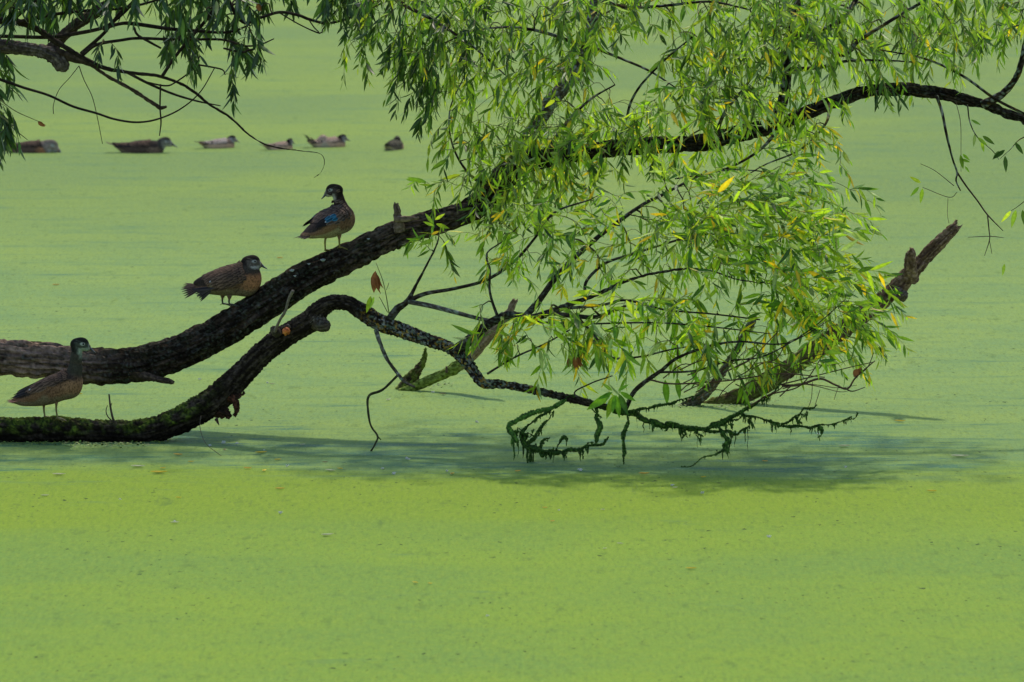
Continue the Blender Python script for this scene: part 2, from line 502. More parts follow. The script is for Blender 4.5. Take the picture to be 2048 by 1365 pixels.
def grow(limbs, targets, pal, flow=(0, 0), droop=1.0, slen=(0.14, 0.28), leafsize=(0.062, 0.105), dens=0.022, upw=0.8, twcol=(0.30, 0.29, 0.10), state=None, bare=0.0):
    """grow curved twigs from the limbs to every target, and a leafy spray from there on"""
    if state is None: state = {}
    if 'N' not in state:
        N = []; R = []; I = []
        for i, l in enumerate(limbs):
            q = l.nodes(); N.append(q[:, :3]); R.append(q[:, 3]); I += [i]*len(q)
        state['N'] = np.vstack(N); state['R'] = np.concatenate(R); state['I'] = np.array(I)
    T = np.array(targets)
    base = state['N']
    d0 = np.array([np.min(np.linalg.norm(base-t, axis=1)) for t in T])
    for t in T[np.argsort(d0)]:
        Nn = state['N']
        D = np.linalg.norm((Nn-t), axis=1)
        cost = D + upw*np.maximum(0, t[2]-Nn[:, 2]) - np.minimum(state['R'], 0.01)*3
        j = int(np.argmin(cost)); p0 = Nn[j]; li = int(state['I'][j]); r0 = min(state['R'][j]*0.6, 0.0065)
        L = np.linalg.norm(t-p0)
        r0 = max(r0, 0.0013)
        limb = limbs[li]
        if L > 0.03:
            mid = (p0+t)/2 + np.array([0, 0, 0.16*L]) + rng.normal(size=3)*0.07*L
            q1 = (p0+mid)/2 + rng.normal(size=3)*0.035*L; q2 = (mid+t)/2+rng.normal(size=3)*0.035*L
            path = np.array([p0, q1, mid, q2, t])
        else:
            path = np.array([p0, t])
        # the spray
        sl = random.uniform(*slen)
        az = random.uniform(-1, 1)
        d = (t-p0)/(L+1e-6)*0.5 + np.array([flow[0]+rng.normal()*0.45, rng.normal()*0.5, flow[1]+rng.normal()*0.35])
        d /= np.linalg.norm(d)+1e-9
        sp = [t]
        k = 7
        cur = d.copy()
        for i in range(k):
            cur = cur + np.array([0, 0, -0.22*droop*(0.5+random.random())]) + rng.normal(size=3)*0.08
            cur /= np.linalg.norm(cur)
            sp.append(sp[-1]+cur*sl/k)
        sp = np.array(sp)
        full = np.vstack([path, sp[1:]])
        rr = np.interp(np.linspace(0, 1, len(full)), [0, 0.45, 1], [r0, max(0.0014, r0*0.45), 0.0008])
        V, F, info = tube(np.hstack([full, rr[:, None]]), 5, 0.03)
        tcol = np.array(twcol)*(0.6+0.8*random.random())
        tip = np.clip(info['L']/info['Ltot'], 0, 1)[:, None]
        C = np.array([0.045, 0.033, 0.022])[None]*(1-tip)+tcol[None]*tip
        limb.tw.add(V, F, C)
        # new nodes
        s = spline(np.hstack([path, np.linspace(r0, max(0.0014, r0*0.5), len(path))[:, None]]), 0.05)
        if len(s) > 1:
            state['N'] = np.vstack([state['N'], s[1:, :3]]); state['R'] = np.concatenate([state['R'], s[1:, 3]])
            state['I'] = np.concatenate([state['I'], [li]*(len(s)-1)])
        if random.random() < bare: continue
        # leaves along the spray and the last bit of the twig
        lead = full[-(k+2):] if len(path) > 2 else sp
        sl_ = spline(np.hstack([lead, np.zeros((len(lead), 1))]), dens*random.uniform(0.85, 1.2))[:, :3]
        if len(sl_) < 3: continue
        Tn = np.gradient(sl_, axis=0); Tn /= np.linalg.norm(Tn, axis=1)[:, None]+1e-9
        n = len(sl_)
        side0 = np.cross(Tn, rng.normal(size=3)[None]); side0 /= np.linalg.norm(side0, axis=1)[:, None]+1e-9
        alt = np.where(np.arange(n) % 2 == 0, 1.0, -1.0)
        dd = Tn*0.75 + side0*alt[:, None]*0.65 + rng.normal(size=(n, 3))*0.22 + np.array([0, 0, -0.55*droop])
        dd /= np.linalg.norm(dd, axis=1)[:, None]
        ss = np.cross(dd, rng.normal(size=(n, 3))); ss /= np.linalg.norm(ss, axis=1)[:, None]+1e-9
        f = np.linspace(0, 1, n)
        ln = rng.uniform(*leafsize, size=n)*np.where(rng.random(n) < 0.15, 0.6, 1.0)*np.interp(f, [0, .3, .75, 1], [0.8, 1.05, 1.0, 0.6])
        wd = ln*rng.uniform(0.14, 0.235, size=n)
        cl = rng.uniform(0.05, 0.75, size=n)
        keep = rng.random(n) > 0.20
        cc = pick_cols(pal, n, random.uniform(0.75, 1.25))
        limb.leafargs.append((sl_[keep], dd[keep], ss[keep], ln[keep], wd[keep], cl[keep], cc[keep]))
    return state

def finish_limb(l, parent, leafmat, woodmat=None):
    w = Wood(); w.tube(l.pts, l.seg, l.step, l.bark, l.cols, **l.kw)
    for ex in getattr(l, 'extra', []):
        w.tube(*ex[0], **ex[1])
    if l.tw.n:
        n0 = w.a.n
        w.a.V += l.tw.V; w.a.C += l.tw.C; w.a.F += [tuple(a+n0 for a in f) for f in l.tw.F]; w.a.n += l.tw.n
    ob = w.build(l.name, l.mat or woodmat or M_bark, parent)
    h = sub(ob, parent)
    if l.leafargs:
        A = [np.concatenate([a[i] for a in l.leafargs]) for i in range(7)]
        V, F, C = leaf_batch(*A)
        make_obj('foliage', V, F, leafmat, h, np.clip(C, 0.002, 0.95))
    return ob

# ------------------------------------------------------------------ the leaning willow (big trunk crossing the picture)
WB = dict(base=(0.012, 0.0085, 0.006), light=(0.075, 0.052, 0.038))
treeA = thing('leaning_willow_tree', 'willow with a thick furrowed trunk leaning over the pond, two ducks on it',
              'tree', P(0, 735, 29.0))
trunk_pts = [(-1150, 900, 29.9, 150), (-800, 815, 29.7, 125), (-450, 745, 29.35, 100), (-150, 712, 29.1, 82), (0, 715, 29, 76), (90, 722, 29, 76), (200, 733, 29, 76), (300, 724, 29, 74),
    (400, 686, 29, 72), (500, 628, 29, 70), (600, 562, 29, 68), (700, 513, 29, 61), (800, 466, 29, 56), (880, 442, 29, 52), (940, 420, 29, 52), (985, 382, 29.05, 54),
    (1030, 337, 29.1, 50), (1085, 318, 29.1, 44), (1150, 306, 29.1, 38), (1290, 291, 29.1, 36), (1400, 286, 29.1, 35), (1480, 267, 29.1, 33), (1560, 249, 29.1, 31),
    (1640, 216, 29.1, 29), (1720, 186, 29.1, 28), (1800, 178, 29.1, 28), (1880, 187, 29.1, 27), (1950, 207, 29.1, 25), (2048, 240, 29.1, 22), (2200, 300, 29.1, 17), (2330, 380, 29.0, 9)]
tw = Wood()
_tp = np.array(G(trunk_pts))
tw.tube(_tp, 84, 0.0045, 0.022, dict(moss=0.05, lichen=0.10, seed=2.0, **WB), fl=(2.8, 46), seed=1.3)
_V = tw.a.V[0]; _x = _V[:, 0]/_V[:, 1]*FPX+1024
_f = (1-sst(80, 260, _x+60*fbm(_V*6, 2)))*sst(-0.5, 0.4, fbm(_V*np.array([7, 40, 40]), 3)); tw.a.C[0] = lerpc(tw.a.C[0], (0.36, 0.24, 0.18), _f*0.75)  # sunlit left end of the trunk, painted in as paler bark
_f = sst(640, 760, _x)*(1-sst(880, 980, _x))*sst(-0.2, 0.4, fbm(_V*np.array([9, 45, 45])+4, 3)); tw.a.C[0] = lerpc(tw.a.C[0], (0.22, 0.155, 0.12), _f*0.6)  # sun on the stretch before the crown, likewise painted into the bark
tr_ob = tw.build('trunk', M_bark, treeA)
hA = sub(tr_ob, treeA)
# torn stub standing up on the trunk, dead side branch under it
st = Wood()
st.tube(G([(800, 462, 28.9, 26), (796, 438, 28.88, 20), (795, 424, 28.87, 15), (793, 408, 28.86, 9)]), 20, 0.004, 0.006, dict(base=(0.12, 0.085, 0.06), light=(0.34, 0.25, 0.19), seed=4), fl=(12, 90), ragged=0.02, seed=3)
st.tube(G([(790, 438, 28.86, 15), (815, 438, 28.86, 12), (838, 436, 28.86, 5)]), 12, 0.005, 0.003, dict(base=(0.16, 0.11, 0.08), light=(0.36, 0.27, 0.2)), fl=(12, 90))
st.tube(G([(793, 425, 28.86, 9), (788, 414, 28.86, 5), (790, 405, 28.86, 3)]), 8, 0.005, 0.002, dict(base=(0.12, 0.08, 0.06)), fl=(12, 90))
st.build('broken_stub', M_deadwood, hA)
st = Wood()
st.tube(G([(240, 738, 28.98, 34), (285, 750, 28.94, 24), (310, 757, 28.92, 16), (335, 762, 28.9, 13), (347, 766, 28.9, 9)]), 20, 0.005, 0.006, dict(base=(0.04, 0.028, 0.02), light=(0.16, 0.11, 0.08), seed=6), fl=(10, 90), ragged=0.02, seed=8)
st.build('broken_branch', M_deadwood, hA)
# grey bird droppings / lichen pads on the shaded side
for k, (x, y, w_) in enumerate([(646, 520, 9), (584, 541, 8), (590, 552, 5), (618, 528, 5), (737, 478, 5), (152, 645, 4)]):
    if y > 640: continue
    V = []; c0 = P(x, y, 28.885)
    st = Wood(); st.tube(G([(x-w_*0.6, y, 28.905, 1.5), (x, y+0.5, 28.89, w_*0.75), (x+w_*0.6, y-1, 28.905, 1.5)]), 9, 0.003, 0.001, dict(base=(0.24, 0.27, 0.27), light=(0.34, 0.37, 0.37)))
    st.build('lichen_pad', M_deadwood, hA)

tc_ = dict(cols=dict(lichen=0.6, orange=0.25, seed=3.0, **WB))
A = []
def LA(pts, **k):
    k.setdefault('seg', 10); k.setdefault('step', 0.02)
    kk = dict(tc_); kk.update(k); l = Limb(pts, **kk); A.append(l); return l
a1 = LA([(1015, 350, 29.1, 40), (1055, 280, 29.15, 34), (1105, 200, 29.2, 32), (1148, 150, 29.25, 30), (1170, 95, 29.3, 28), (1187, 35, 29.35, 25), (1200, -70, 29.4, 22), (1240, -220, 29.6, 16), (1300, -420, 29.9, 8)], seg=28, step=0.006, bark=0.008, fl=(9, 60),
   cols=dict(lichen=1.0, orange=0.5, seed=9, base=(0.07, 0.055, 0.04), light=(0.2, 0.17, 0.13)))
a2 = LA([(1540, 255, 29.1, 26), (1562, 215, 29.1, 25), (1571, 170, 29.12, 23), (1573, 120, 29.14, 22), (1582, 60, 29.17, 20), (1604, -20, 29.2, 17), (1650, -170, 29.4, 13), (1720, -360, 29.7, 7)], seg=24, step=0.007, bark=0.006, fl=(9, 60))
a3 = LA([(1578, 85, 29.15, 15), (1610, 62, 29.1, 14), (1655, 58, 29.05, 12), (1700, 20, 29.0, 11), (1740, -50, 29.0, 9), (1830, -140, 29.1, 5)], seg=14)
a4 = LA([(1965, 210, 29.08, 20), (2005, 188, 29.05, 16), (2035, 150, 29.0, 14), (2050, 90, 29.0, 12), (2062, 0, 29.05, 10), (2040, -140, 29.3, 7), (1990, -330, 29.7, 4)], seg=14, step=0.012, bark=0.003)
a5 = LA([(1222, -120, 29.4, 11), (1000, -150, 29.2, 10), (830, -70, 29.0, 9), (795, -5, 28.9, 8), (865, 40, 28.9, 7), (939, 88, 28.9, 5), (1010, 150, 28.9, 3)], seg=8)
a6 = LA([(1172, 95, 29.25, 9), (1098, 68, 29.1, 7), (1027, 55, 29.0, 5), (950, 62, 28.9, 4), (880, 90, 28.85, 2.5)], seg=7)
a7 = LA([(1172, 90, 29.2, 7), (1238, 116, 29.0, 5.5), (1300, 143, 28.9, 4.5), (1350, 175, 28.85, 2.5)], seg=7)
a8 = LA([(1195, 0, 29.3, 10), (1255, 15, 29.1, 7), (1330, 12, 29.0, 6), (1420, 4, 28.95, 5), (1500, 20, 28.9, 3)], seg=7)
a9 = LA([(2110, 262, 29.1, 7), (2048, 228, 29.05, 6), (1990, 198, 29.0, 6), (1925, 152, 29.0, 5.5), (1850, 118, 28.95, 4.5), (1760, 100, 28.9, 3)], seg=7)
a10 = LA([(1583, 55, 29.1, 12), (1680, 110, 28.95, 9), (1720, 80, 28.9, 8), (1800, 30, 28.9, 7), (1860, -10, 28.9, 6), (1900, -90, 29, 4)], seg=8)
a11 = LA([(1572, 140, 29.1, 10), (1640, 135, 28.95, 8), (1700, 122, 28.9, 6), (1780, 122, 28.85, 4), (1830, 125, 28.8, 3)], seg=7)
a12 = LA([(1430, 280, 29.0, 9), (1450, 225, 28.9, 7), (1500, 160, 28.85, 5), (1530, 90, 28.85, 4), (1500, 20, 28.8, 3)], seg=7)
a13 = LA([(1270, 292, 29.0, 9), (1255, 235, 28.9, 6), (1275, 180, 28.85, 5), (1330, 120, 28.85, 4), (1390, 70, 28.8, 3)], seg=7)
a14 = LA([(1560, 255, 29.0, 9), (1520, 300, 28.85, 6), (1460, 335, 28.75, 5), (1400, 350, 28.7, 4), (1350, 358, 28.65, 3)], seg=7)
a15 = LA([(990, 378, 28.9, 10), (940, 350, 28.85, 6), (905, 290, 28.85, 4), (900, 220, 28.9, 3), (930, 150, 28.95, 2.5)], seg=7)
a16 = LA([(1660, 208, 29.0, 8), (1650, 250, 28.85, 5), (1600, 300, 28.75, 4), (1530, 330, 28.7, 3), (1480, 360, 28.7, 2)], seg=7)
a17 = LA([(1085, 318, 28.95, 10), (1130, 250, 28.8, 7), (1180, 200, 28.75, 5), (1230, 170, 28.7, 3)], seg=7)
# bare hanging twigs on the right
def twigs_on(l, lists):
    l.extra = getattr(l, 'extra', [])
    for pts in lists: l.extra.append(((G(pts), 6, 0.012, 0.0), dict(cols=dict(base=(0.05, 0.035, 0.025), light=(0.14, 0.09, 0.07)))))
h1 = LA([(1873, 192, 29.0, 7), (1884, 225, 28.95, 6), (1893, 270, 28.9, 5.5), (1905, 318, 28.9, 4), (1914, 345, 28.9, 4), (1912, 362, 28.9, 3.5), (1921, 382, 28.9, 2.5)], seg=7, name='hanging_twig')
twigs_on(h1, [[(1914, 345, 28.9, 4), (1932, 372, 28.9, 3.5), (1955, 402, 28.9, 3.2), (1975, 430, 28.9, 3), (2006, 462, 28.9, 1.6)],
              [(1975, 430, 28.9, 3), (1978, 460, 28.9, 2.4), (1979, 480, 28.9, 2), (1969, 512, 28.9, 1.1)], [(1979, 482, 28.9, 1.4), (1984, 508, 28.9, 1)],
              [(1936, 475, 28.9, .9), (1979, 473, 28.9, 1.6), (2008, 476, 28.9, .9)], [(1841, 328, 28.9, .9), (1870, 342, 28.9, 1.2), (1908, 372, 28.9, 1.8)],
              [(1912, 205, 29.0, 1.4), (1921, 245, 28.95, 1.3), (1922, 300, 28.95, 1), (1922, 345, 28.95, .8)], [(1914, 385, 28.9, 1.2), (1898, 395, 28.9, 1.4), (1845, 375, 28.9, 1)], [(1896, 397, 28.9, 1), (1895, 430, 28.9, .9), (1898, 447, 28.9, .8)]])
h2 = LA([(1935, 210, 29.0, 3), (1940, 245, 28.95, 2.4), (1955, 275, 28.9, 2), (1985, 302, 28.9, 1.6), (1998, 320, 28.9, 1)], seg=6, name='hanging_twig')
h3 = LA([(2110, 270, 29.0, 3), (2048, 275, 28.9, 2.4), (2020, 300, 28.85, 1.4), (2000, 318, 28.85, 1)], seg=6, name='hanging_twig')
h4 = LA([(2120, 300, 29.0, 3), (2085, 370, 28.9, 2.4), (2040, 410, 28.85, 1.4), (2022, 422, 28.85, 1)], seg=6, name='hanging_twig')

def hand_leaves(l, pal, items, Y, jitter=0.02):
    """single leaves placed where the photo shows them: (x0,y0,x1,y1) base -> tip in photo pixels"""
    for (x0, y0, x1, y1) in items:
        Yd = Y + random.uniform(-jitter, jitter)
        a = P(x0, y0, Yd); b = P(x1, y1, Yd+random.uniform(-0.02, 0.02)); L = np.linalg.norm(b-a); d = (b-a)/L
        s = np.cross(d, np.array([0, 1, 0])+rng.normal(size=3)*0.3); s /= np.linalg.norm(s)
        l.leafargs.append((a[None], d[None], s[None], np.array([L]), np.array([L*0.27]), np.array([0.2]), pick_cols(pal, 1, 1.0)))
hand_leaves(h2, 'mid', [(1955, 275, 1975, 292), (1950, 268, 1948, 294), (1963, 282, 1968, 306), (1965, 272, 1990, 290), (1942, 240, 1963, 250), (1998, 302, 1985, 320)], 28.9)
hand_leaves(h3, 'dark', [(2010, 300, 1985, 320), (2010, 312, 2013, 346), (2030, 285, 2048, 310)], 28.85)
hand_leaves(h4, 'mid', [(2022, 422, 2003, 446), (2032, 420, 2022, 456), (2045, 420, 2050, 455), (2009, 528, 2005, 552)], 28.85)
hand_leaves(h1, 'mid', [(1922, 318, 1941, 326), (1925, 308, 1940, 322), (1930, 333, 1939, 346), (1842, 366, 1819, 354), (1838, 374, 1821, 394), (1845, 377, 1841, 408), (1921, 310, 1926, 340)], 28.9)

sA = {}
limbsA = [Limb(trunk_pts, name='trunk')] + A
R1 = [(705, -30), (1180, -30), (1200, 140), (1120, 220), (1000, 240), (930, 215), (880, 170), (820, 120), (745, 50)]
R1b = [(780, 40), (860, 100), (890, 180), (862, 200), (815, 120)]
R2 = [(1180, -30), (1600, -30), (1620, 60), (1560, 130), (1440, 100), (1330, 60), (1200, 60)]
R2b = [(1600, -30), (2060, -30), (2060, 40), (1970, 90), (1900, 110), (1800, 130), (1700, 150), (1620, 120)]
R2c = [(1330, 90), (1480, 110), (1560, 150), (1540, 190), (1400, 200), (1300, 180)]
R3 = [(1000, 250), (1100, 200), (1230, 200), (1450, 200), (1560, 210), (1640, 250), (1560, 300), (1400, 300), (1200, 330), (1050, 330)]
R3b = [(860, 370), (960, 320), (1100, 300), (1200, 330), (1100, 400), (980, 430), (900, 400)]
grow(limbsA, sample_poly(R1, 150, 28.3, 29.9), 'mid', flow=(-0.25, 0), droop=1.2, state=sA)
grow(limbsA, sample_poly([(880, 220), (1010, 240), (1000, 300), (930, 300), (900, 270)], 14, 28.4, 29.0), 'mid', flow=(-0.1, 0), droop=1.2, state=sA)
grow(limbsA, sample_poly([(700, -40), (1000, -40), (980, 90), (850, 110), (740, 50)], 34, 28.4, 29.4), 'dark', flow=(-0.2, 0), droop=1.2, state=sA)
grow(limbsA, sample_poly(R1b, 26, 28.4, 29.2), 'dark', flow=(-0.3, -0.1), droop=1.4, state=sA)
grow(limbsA, sample_poly([(880, 250), (905, 250), (900, 300)], 2, 28.5, 28.6)+[P(700, 80, 28.6), P(730, 110, 28.6), P(690, 120, 28.6)], 'mid', flow=(-0.2, -0.5), droop=1.2, slen=(0.1, 0.16), state=sA)
grow(limbsA, sample_poly(R2, 86, 28.3, 29.8), 'mid', flow=(0.05, 0), droop=1.0, state=sA)
grow(limbsA, sample_poly(R2b, 125, 28.3, 29.8), 'mid', flow=(0.1, 0), droop=1.25, state=sA)
grow(limbsA, sample_poly(R2c, 44, 28.4, 29.2), 'mid', flow=(0.05, 0), droop=0.8, state=sA)
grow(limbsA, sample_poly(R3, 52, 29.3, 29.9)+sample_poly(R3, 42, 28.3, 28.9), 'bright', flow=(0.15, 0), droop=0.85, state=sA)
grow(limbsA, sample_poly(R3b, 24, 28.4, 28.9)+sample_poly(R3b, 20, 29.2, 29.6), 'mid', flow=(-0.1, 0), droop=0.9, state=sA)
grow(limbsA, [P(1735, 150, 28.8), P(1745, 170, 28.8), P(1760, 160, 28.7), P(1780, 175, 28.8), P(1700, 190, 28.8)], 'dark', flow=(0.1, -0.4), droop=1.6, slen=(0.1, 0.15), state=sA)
# the crown above the picture, which shades the trunk and the strip of water below
can = []
grow(limbsA, [P(1640, 250, 28.7), P(1610, 280, 28.6), P(1660, 290, 28.7), P(1590, 310, 28.6), P(1680, 330, 28.6), P(1620, 360, 28.5), P(1700, 380, 28.5), P(1560, 290, 28.6), P(1650, 390, 28.5), P(1730, 400, 28.5)], 'bright', flow=(0.5, 0), droop=0.9, slen=(0.12, 0.2), state=sA)
grow(limbsA, sample_poly([(960, 300), (1060, 230), (1300, 220), (1320, 290), (1150, 310), (1040, 400), (980, 400)], 46, 28.2, 28.8), 'mid', flow=(0, 0), droop=1.0, state=sA)
grow(limbsA, sample_poly([(1480, -30), (1660, -30), (1640, 110), (1560, 150), (1500, 80)], 34, 28.2, 28.9), 'mid', flow=(0, 0), droop=1.0, state=sA)
grow(limbsA, sample_poly([(1130, -30), (1230, -30), (1190, 100), (1130, 150), (1080, 130)], 18, 28.2, 28.9), 'mid', flow=(0, 0), droop=1.0, state=sA)
grow(limbsA, sample_poly([(1300, 180), (1650, 150), (1640, 230), (1450, 260), (1320, 270)], 26, 28.2, 28.8), 'bright', flow=(0.1, 0), droop=1.0, state=sA)
for _ in range(12):
    can.append(np.array([random.uniform(-1.5, 1.6), random.uniform(29.4, 31.0), random.uniform(2.2, 3.1)]))
grow(limbsA, can, 'mid', flow=(0, 0), droop=1.0, slen=(0.25, 0.42), leafsize=(0.10, 0.14), dens=0.026, state=sA)
# trunk collected sprays of its own
lt = limbsA[0]
if lt.tw.n: lt.tw.build('twigs', M_twig, hA)
if lt.leafargs:
    Ar = [np.concatenate([a[i] for a in lt.leafargs]) for i in range(7)]
    V, F, C = leaf_batch(*Ar); make_obj('foliage', V, F, M_leaf, hA, np.clip(C, 0.002, 0.95))
for l in A: finish_limb(l, treeA, M_leaf)

# ------------------------------------------------------------------ the lower limb lying in the water and arching over it
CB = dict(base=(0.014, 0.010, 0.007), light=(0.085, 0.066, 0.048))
treeC = thing('arching_willow_limb', 'mossy log that lies in the water, arches up and ends in algae-hung leafy branches',
              'fallen branch', P(290, 885, 28.4))
w = Wood()
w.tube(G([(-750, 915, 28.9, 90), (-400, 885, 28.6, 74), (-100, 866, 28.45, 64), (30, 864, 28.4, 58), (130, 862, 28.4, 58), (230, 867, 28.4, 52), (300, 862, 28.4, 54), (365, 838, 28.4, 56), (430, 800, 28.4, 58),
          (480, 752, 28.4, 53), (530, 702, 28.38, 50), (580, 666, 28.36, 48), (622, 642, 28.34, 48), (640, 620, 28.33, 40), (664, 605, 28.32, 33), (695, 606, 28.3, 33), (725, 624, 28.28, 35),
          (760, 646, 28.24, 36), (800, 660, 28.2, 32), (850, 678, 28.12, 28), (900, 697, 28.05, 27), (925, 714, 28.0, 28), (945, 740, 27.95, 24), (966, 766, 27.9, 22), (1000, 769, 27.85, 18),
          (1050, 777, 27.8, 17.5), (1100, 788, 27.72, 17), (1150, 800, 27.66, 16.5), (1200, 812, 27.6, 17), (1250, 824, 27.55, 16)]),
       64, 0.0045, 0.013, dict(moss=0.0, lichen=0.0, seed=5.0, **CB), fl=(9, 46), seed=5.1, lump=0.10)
V = w.a.V[0]; C = w.a.C[0]
# moss on top of the part in the water, lichens on the arch
xpx = V[:, 0]/V[:, 1]*FPX+1024
q = V*1.0
m = (1-sst(340, 460, xpx)) * sst(0.5, 0.85, 0.5+0.6*fbm(q*16, 3)+0.18) 
zrel = V[:, 2]
zc = np.interp(xpx, [0, 230, 300, 365, 430], [0.055, 0.045, 0.06, 0.11, 0.22])
m = m*sst(-0.25, 0.35, (zrel-zc)/0.06 + 0.6*fbm(q*12+4, 2))
mt = sst(-0.4, 0.4, fbm(q*70, 2))
mc = np.array([0.02, 0.038, 0.008])[None]*(1-mt)[:, None]+np.array([0.12, 0.165, 0.02])[None]*mt[:, None]
C = C*(1-m)[:, None]+mc*m[:, None]
wet = (xpx < 420)*sst(0.05, -0.0, zrel-zc)*(1-m); C = C*(1-0.55*wet)[:, None]
lm = sst(700, 760, xpx)*(1-sst(1020, 1150, xpx))
s = sst(0.20, 0.34, noise3(q*60)+0.5*noise3(q*15))*lm; C = lerpc(C, (0.25, 0.26, 0.23), s*0.8)
s = sst(0.30, 0.42, noise3(q*64+33)+0.4*noise3(q*15+8))*lm; C = lerpc(C, (0.13, 0.18, 0.11), s*0.8)
s = sst(0.32, 0.42, noise3(q*58+70)+0.4*noise3(q*11+2))*lm; C = lerpc(C, (0.34, 0.21, 0.03), s*0.8)
al = sst(1180, 1240, xpx); C = lerpc(C, (0.04, 0.09, 0.012), al*0.8)
V += (np.clip(m, 0, 1)*0.004)[:, None]*np.array([[0, 0, 1.0]])
w.a.C[0] = C; w.a.V[0] = V
wl_ = w.build('trunk', M_bark, treeC)
hC = sub(wl_, treeC)
b_ = Wood()
b_.tube(G([(622, 634, 28.33, 34), (638, 646, 28.31, 33), (650, 650, 28.29, 27), (658, 648, 28.28, 14)]), 30, 0.005, 0.008, dict(base=(0.045, 0.034, 0.025), light=(0.17, 0.13, 0.095), lichen=0.1), fl=(14, 60), lump=0.45)
b_.build('burl', M_bark, hC)
b_ = Wood()
b_.tube(G([(410, 812, 28.42, 40), (432, 820, 28.40, 40), (450, 826, 28.38, 30), (461, 834, 28.37, 14)]), 34, 0.005, 0.016, dict(base=(0.02, 0.014, 0.01), light=(0.10, 0.045, 0.028)), fl=(12, 45), lump=0.3, ragged=0.01, seed=2)
b_.tube(G([(452, 792, 28.38, 26), (468, 800, 28.36, 20), (474, 816, 28.35, 14), (470, 832, 28.35, 9)]), 24, 0.004, 0.012, dict(base=(0.05, 0.022, 0.014), light=(0.16, 0.06, 0.035)), fl=(14, 60), lump=0.45, ragged=0.02, seed=11)
b_.tube(G([(452, 796, 28.38, 26), (470, 795, 28.36, 18), (481, 791, 28.35, 10), (489, 786, 28.35, 4)]), 26, 0.004, 0.012, dict(base=(0.03, 0.018, 0.012), light=(0.12, 0.05, 0.03)), fl=(14, 55), lump=0.4, ragged=0.02, seed=6)
b_.tube(G([(432, 838, 28.27, 10), (436, 846, 28.27, 5), (438, 851, 28.27, 2)]), 8, 0.005, 0.003, dict(base=(0.05, 0.03, 0.02)))
b_.build('rotten_burl', M_deadwood, hC)
b_ = Wood()
b_.tube(G([(556, 668, 28.3, 22), (549, 662, 28.28, 20), (545, 655, 28.27, 12)]), 16, 0.004, 0.006, dict(base=(0.05, 0.04, 0.03)), lump=0.3)
b_.tube(G([(549, 664, 28.27, 8), (560, 640, 28.22, 6), (571, 622, 28.2, 7), (577, 600, 28.18, 7), (586, 582, 28.16, 8)]), 12, 0.005, 0.002, dict(base=(0.16, 0.13, 0.10), light=(0.26, 0.22, 0.17)), fl=(12, 90))
b_.build('broken_twig', M_deadwood, hC)
# orange wound where a twig broke away
b_ = Wood(); b_.tube(G([(572, 664, 28.25, 17), (573, 662, 28.20, 14), (574, 661, 28.195, 5)]), 18, 0.003, 0.006, dict(base=(0.55, 0.13, 0.03), light=(0.80, 0.32, 0.10)), fl=(60, 160), lump=0.5)
b_.tube(G([(566, 655, 28.22, 5), (575, 651, 28.20, 6), (581, 656, 28.2, 4)]), 8, 0.003, 0.001, dict(base=(0.05, 0.02, 0.015)))
b_.build('wound', M_litter, hC)
b_ = Wood()
b_.tube(G([(232, 848, 28.3, 6), (226, 838, 28.28, 5), (221, 815, 28.26, 4), (218, 789, 28.25, 3.2)]), 8, 0.01, 0, dict(base=(0.045, 0.035, 0.025)))
b_.tube(G([(228, 846, 28.28, 3), (216, 834, 28.26, 2.4), (212, 822, 28.26, 2), (215, 811, 28.26, 1.4)]), 6, 0.01, 0, dict(base=(0.045, 0.035, 0.025)))
b_.tube(G([(221, 815, 28.26, 2), (224, 806, 28.26, 1.3)]), 6, 0.01, 0, dict(base=(0.045, 0.035, 0.025)))
b_.build('broken_twig', M_twig, hC)
b_ = Wood()
b_.tube(G([(402, 832, 28.2, 2), (400, 855, 28.15, 1.4), (410, 885, 28.0, 1.2), (430, 903, 27.9, 1.2), (458, 922, 27.75, 1.4)]), 6, 0.012, 0, dict(base=(0.06, 0.05, 0.03)))
b_.build('hanging_twig', M_twig, hC)

C_ = []
cc_ = dict(cols=dict(seed=3.0, lichen=0.25, base=(0.022, 0.016, 0.012), light=(0.08, 0.062, 0.048)))
def LC(pts, **k):
    k.setdefault('seg', 9); k.setdefault('step', 0.015)
    kk = dict(cc_); kk.update(k); l = Limb(pts, **kk); C_.append(l); return l
c2 = LC([(915, 700, 28.02, 26), (940, 680, 27.98, 23), (968, 656, 27.94, 21), (1013, 631, 27.9, 18), (1063, 636, 27.88, 17), (1104, 624, 27.86, 15), (1146, 607, 27.84, 12), (1196, 588, 27.82, 9), (1252, 563, 27.8, 7), (1320, 545, 27.75, 6), (1400, 538, 27.7, 5), (1480, 560, 27.65, 4), (1560, 570, 27.6, 3)], seg=18, step=0.007, bark=0.004, fl=(14, 90))
c3 = LC([(1046, 637, 27.9, 15), (1077, 604, 27.95, 14), (1102, 568, 28.0, 13), (1127, 538, 28.03, 12), (1174, 493, 28.1, 11), (1230, 449, 28.15, 9), (1285, 410, 28.2, 8), (1335, 385, 28.2, 7), (1400, 352, 28.2, 5), (1470, 340, 28.2, 4), (1540, 345, 28.15, 3)], seg=12, step=0.01, bark=0.002)
c4 = LC([(1171, 600, 27.85, 7), (1172, 565, 27.9, 6.5), (1199, 535, 27.95, 6), (1224, 521, 27.98, 5.5), (1271, 507, 28.0, 5), (1330, 488, 28.0, 4.5), (1400, 470, 28.0, 4), (1470, 470, 27.95, 3)])
c5 = LC([(1095, 627, 27.86, 11), (1146, 632, 27.8, 9.5), (1188, 635, 27.75, 9), (1224, 624, 27.7, 7.5), (1252, 612, 27.68, 5)])
c6 = LC([(1120, 618, 27.86, 7), (1202, 611, 27.78, 5.5), (1252, 601, 27.72, 5), (1330, 620, 27.68, 4), (1420, 628, 27.6, 3.5), (1520, 640, 27.55, 3)])
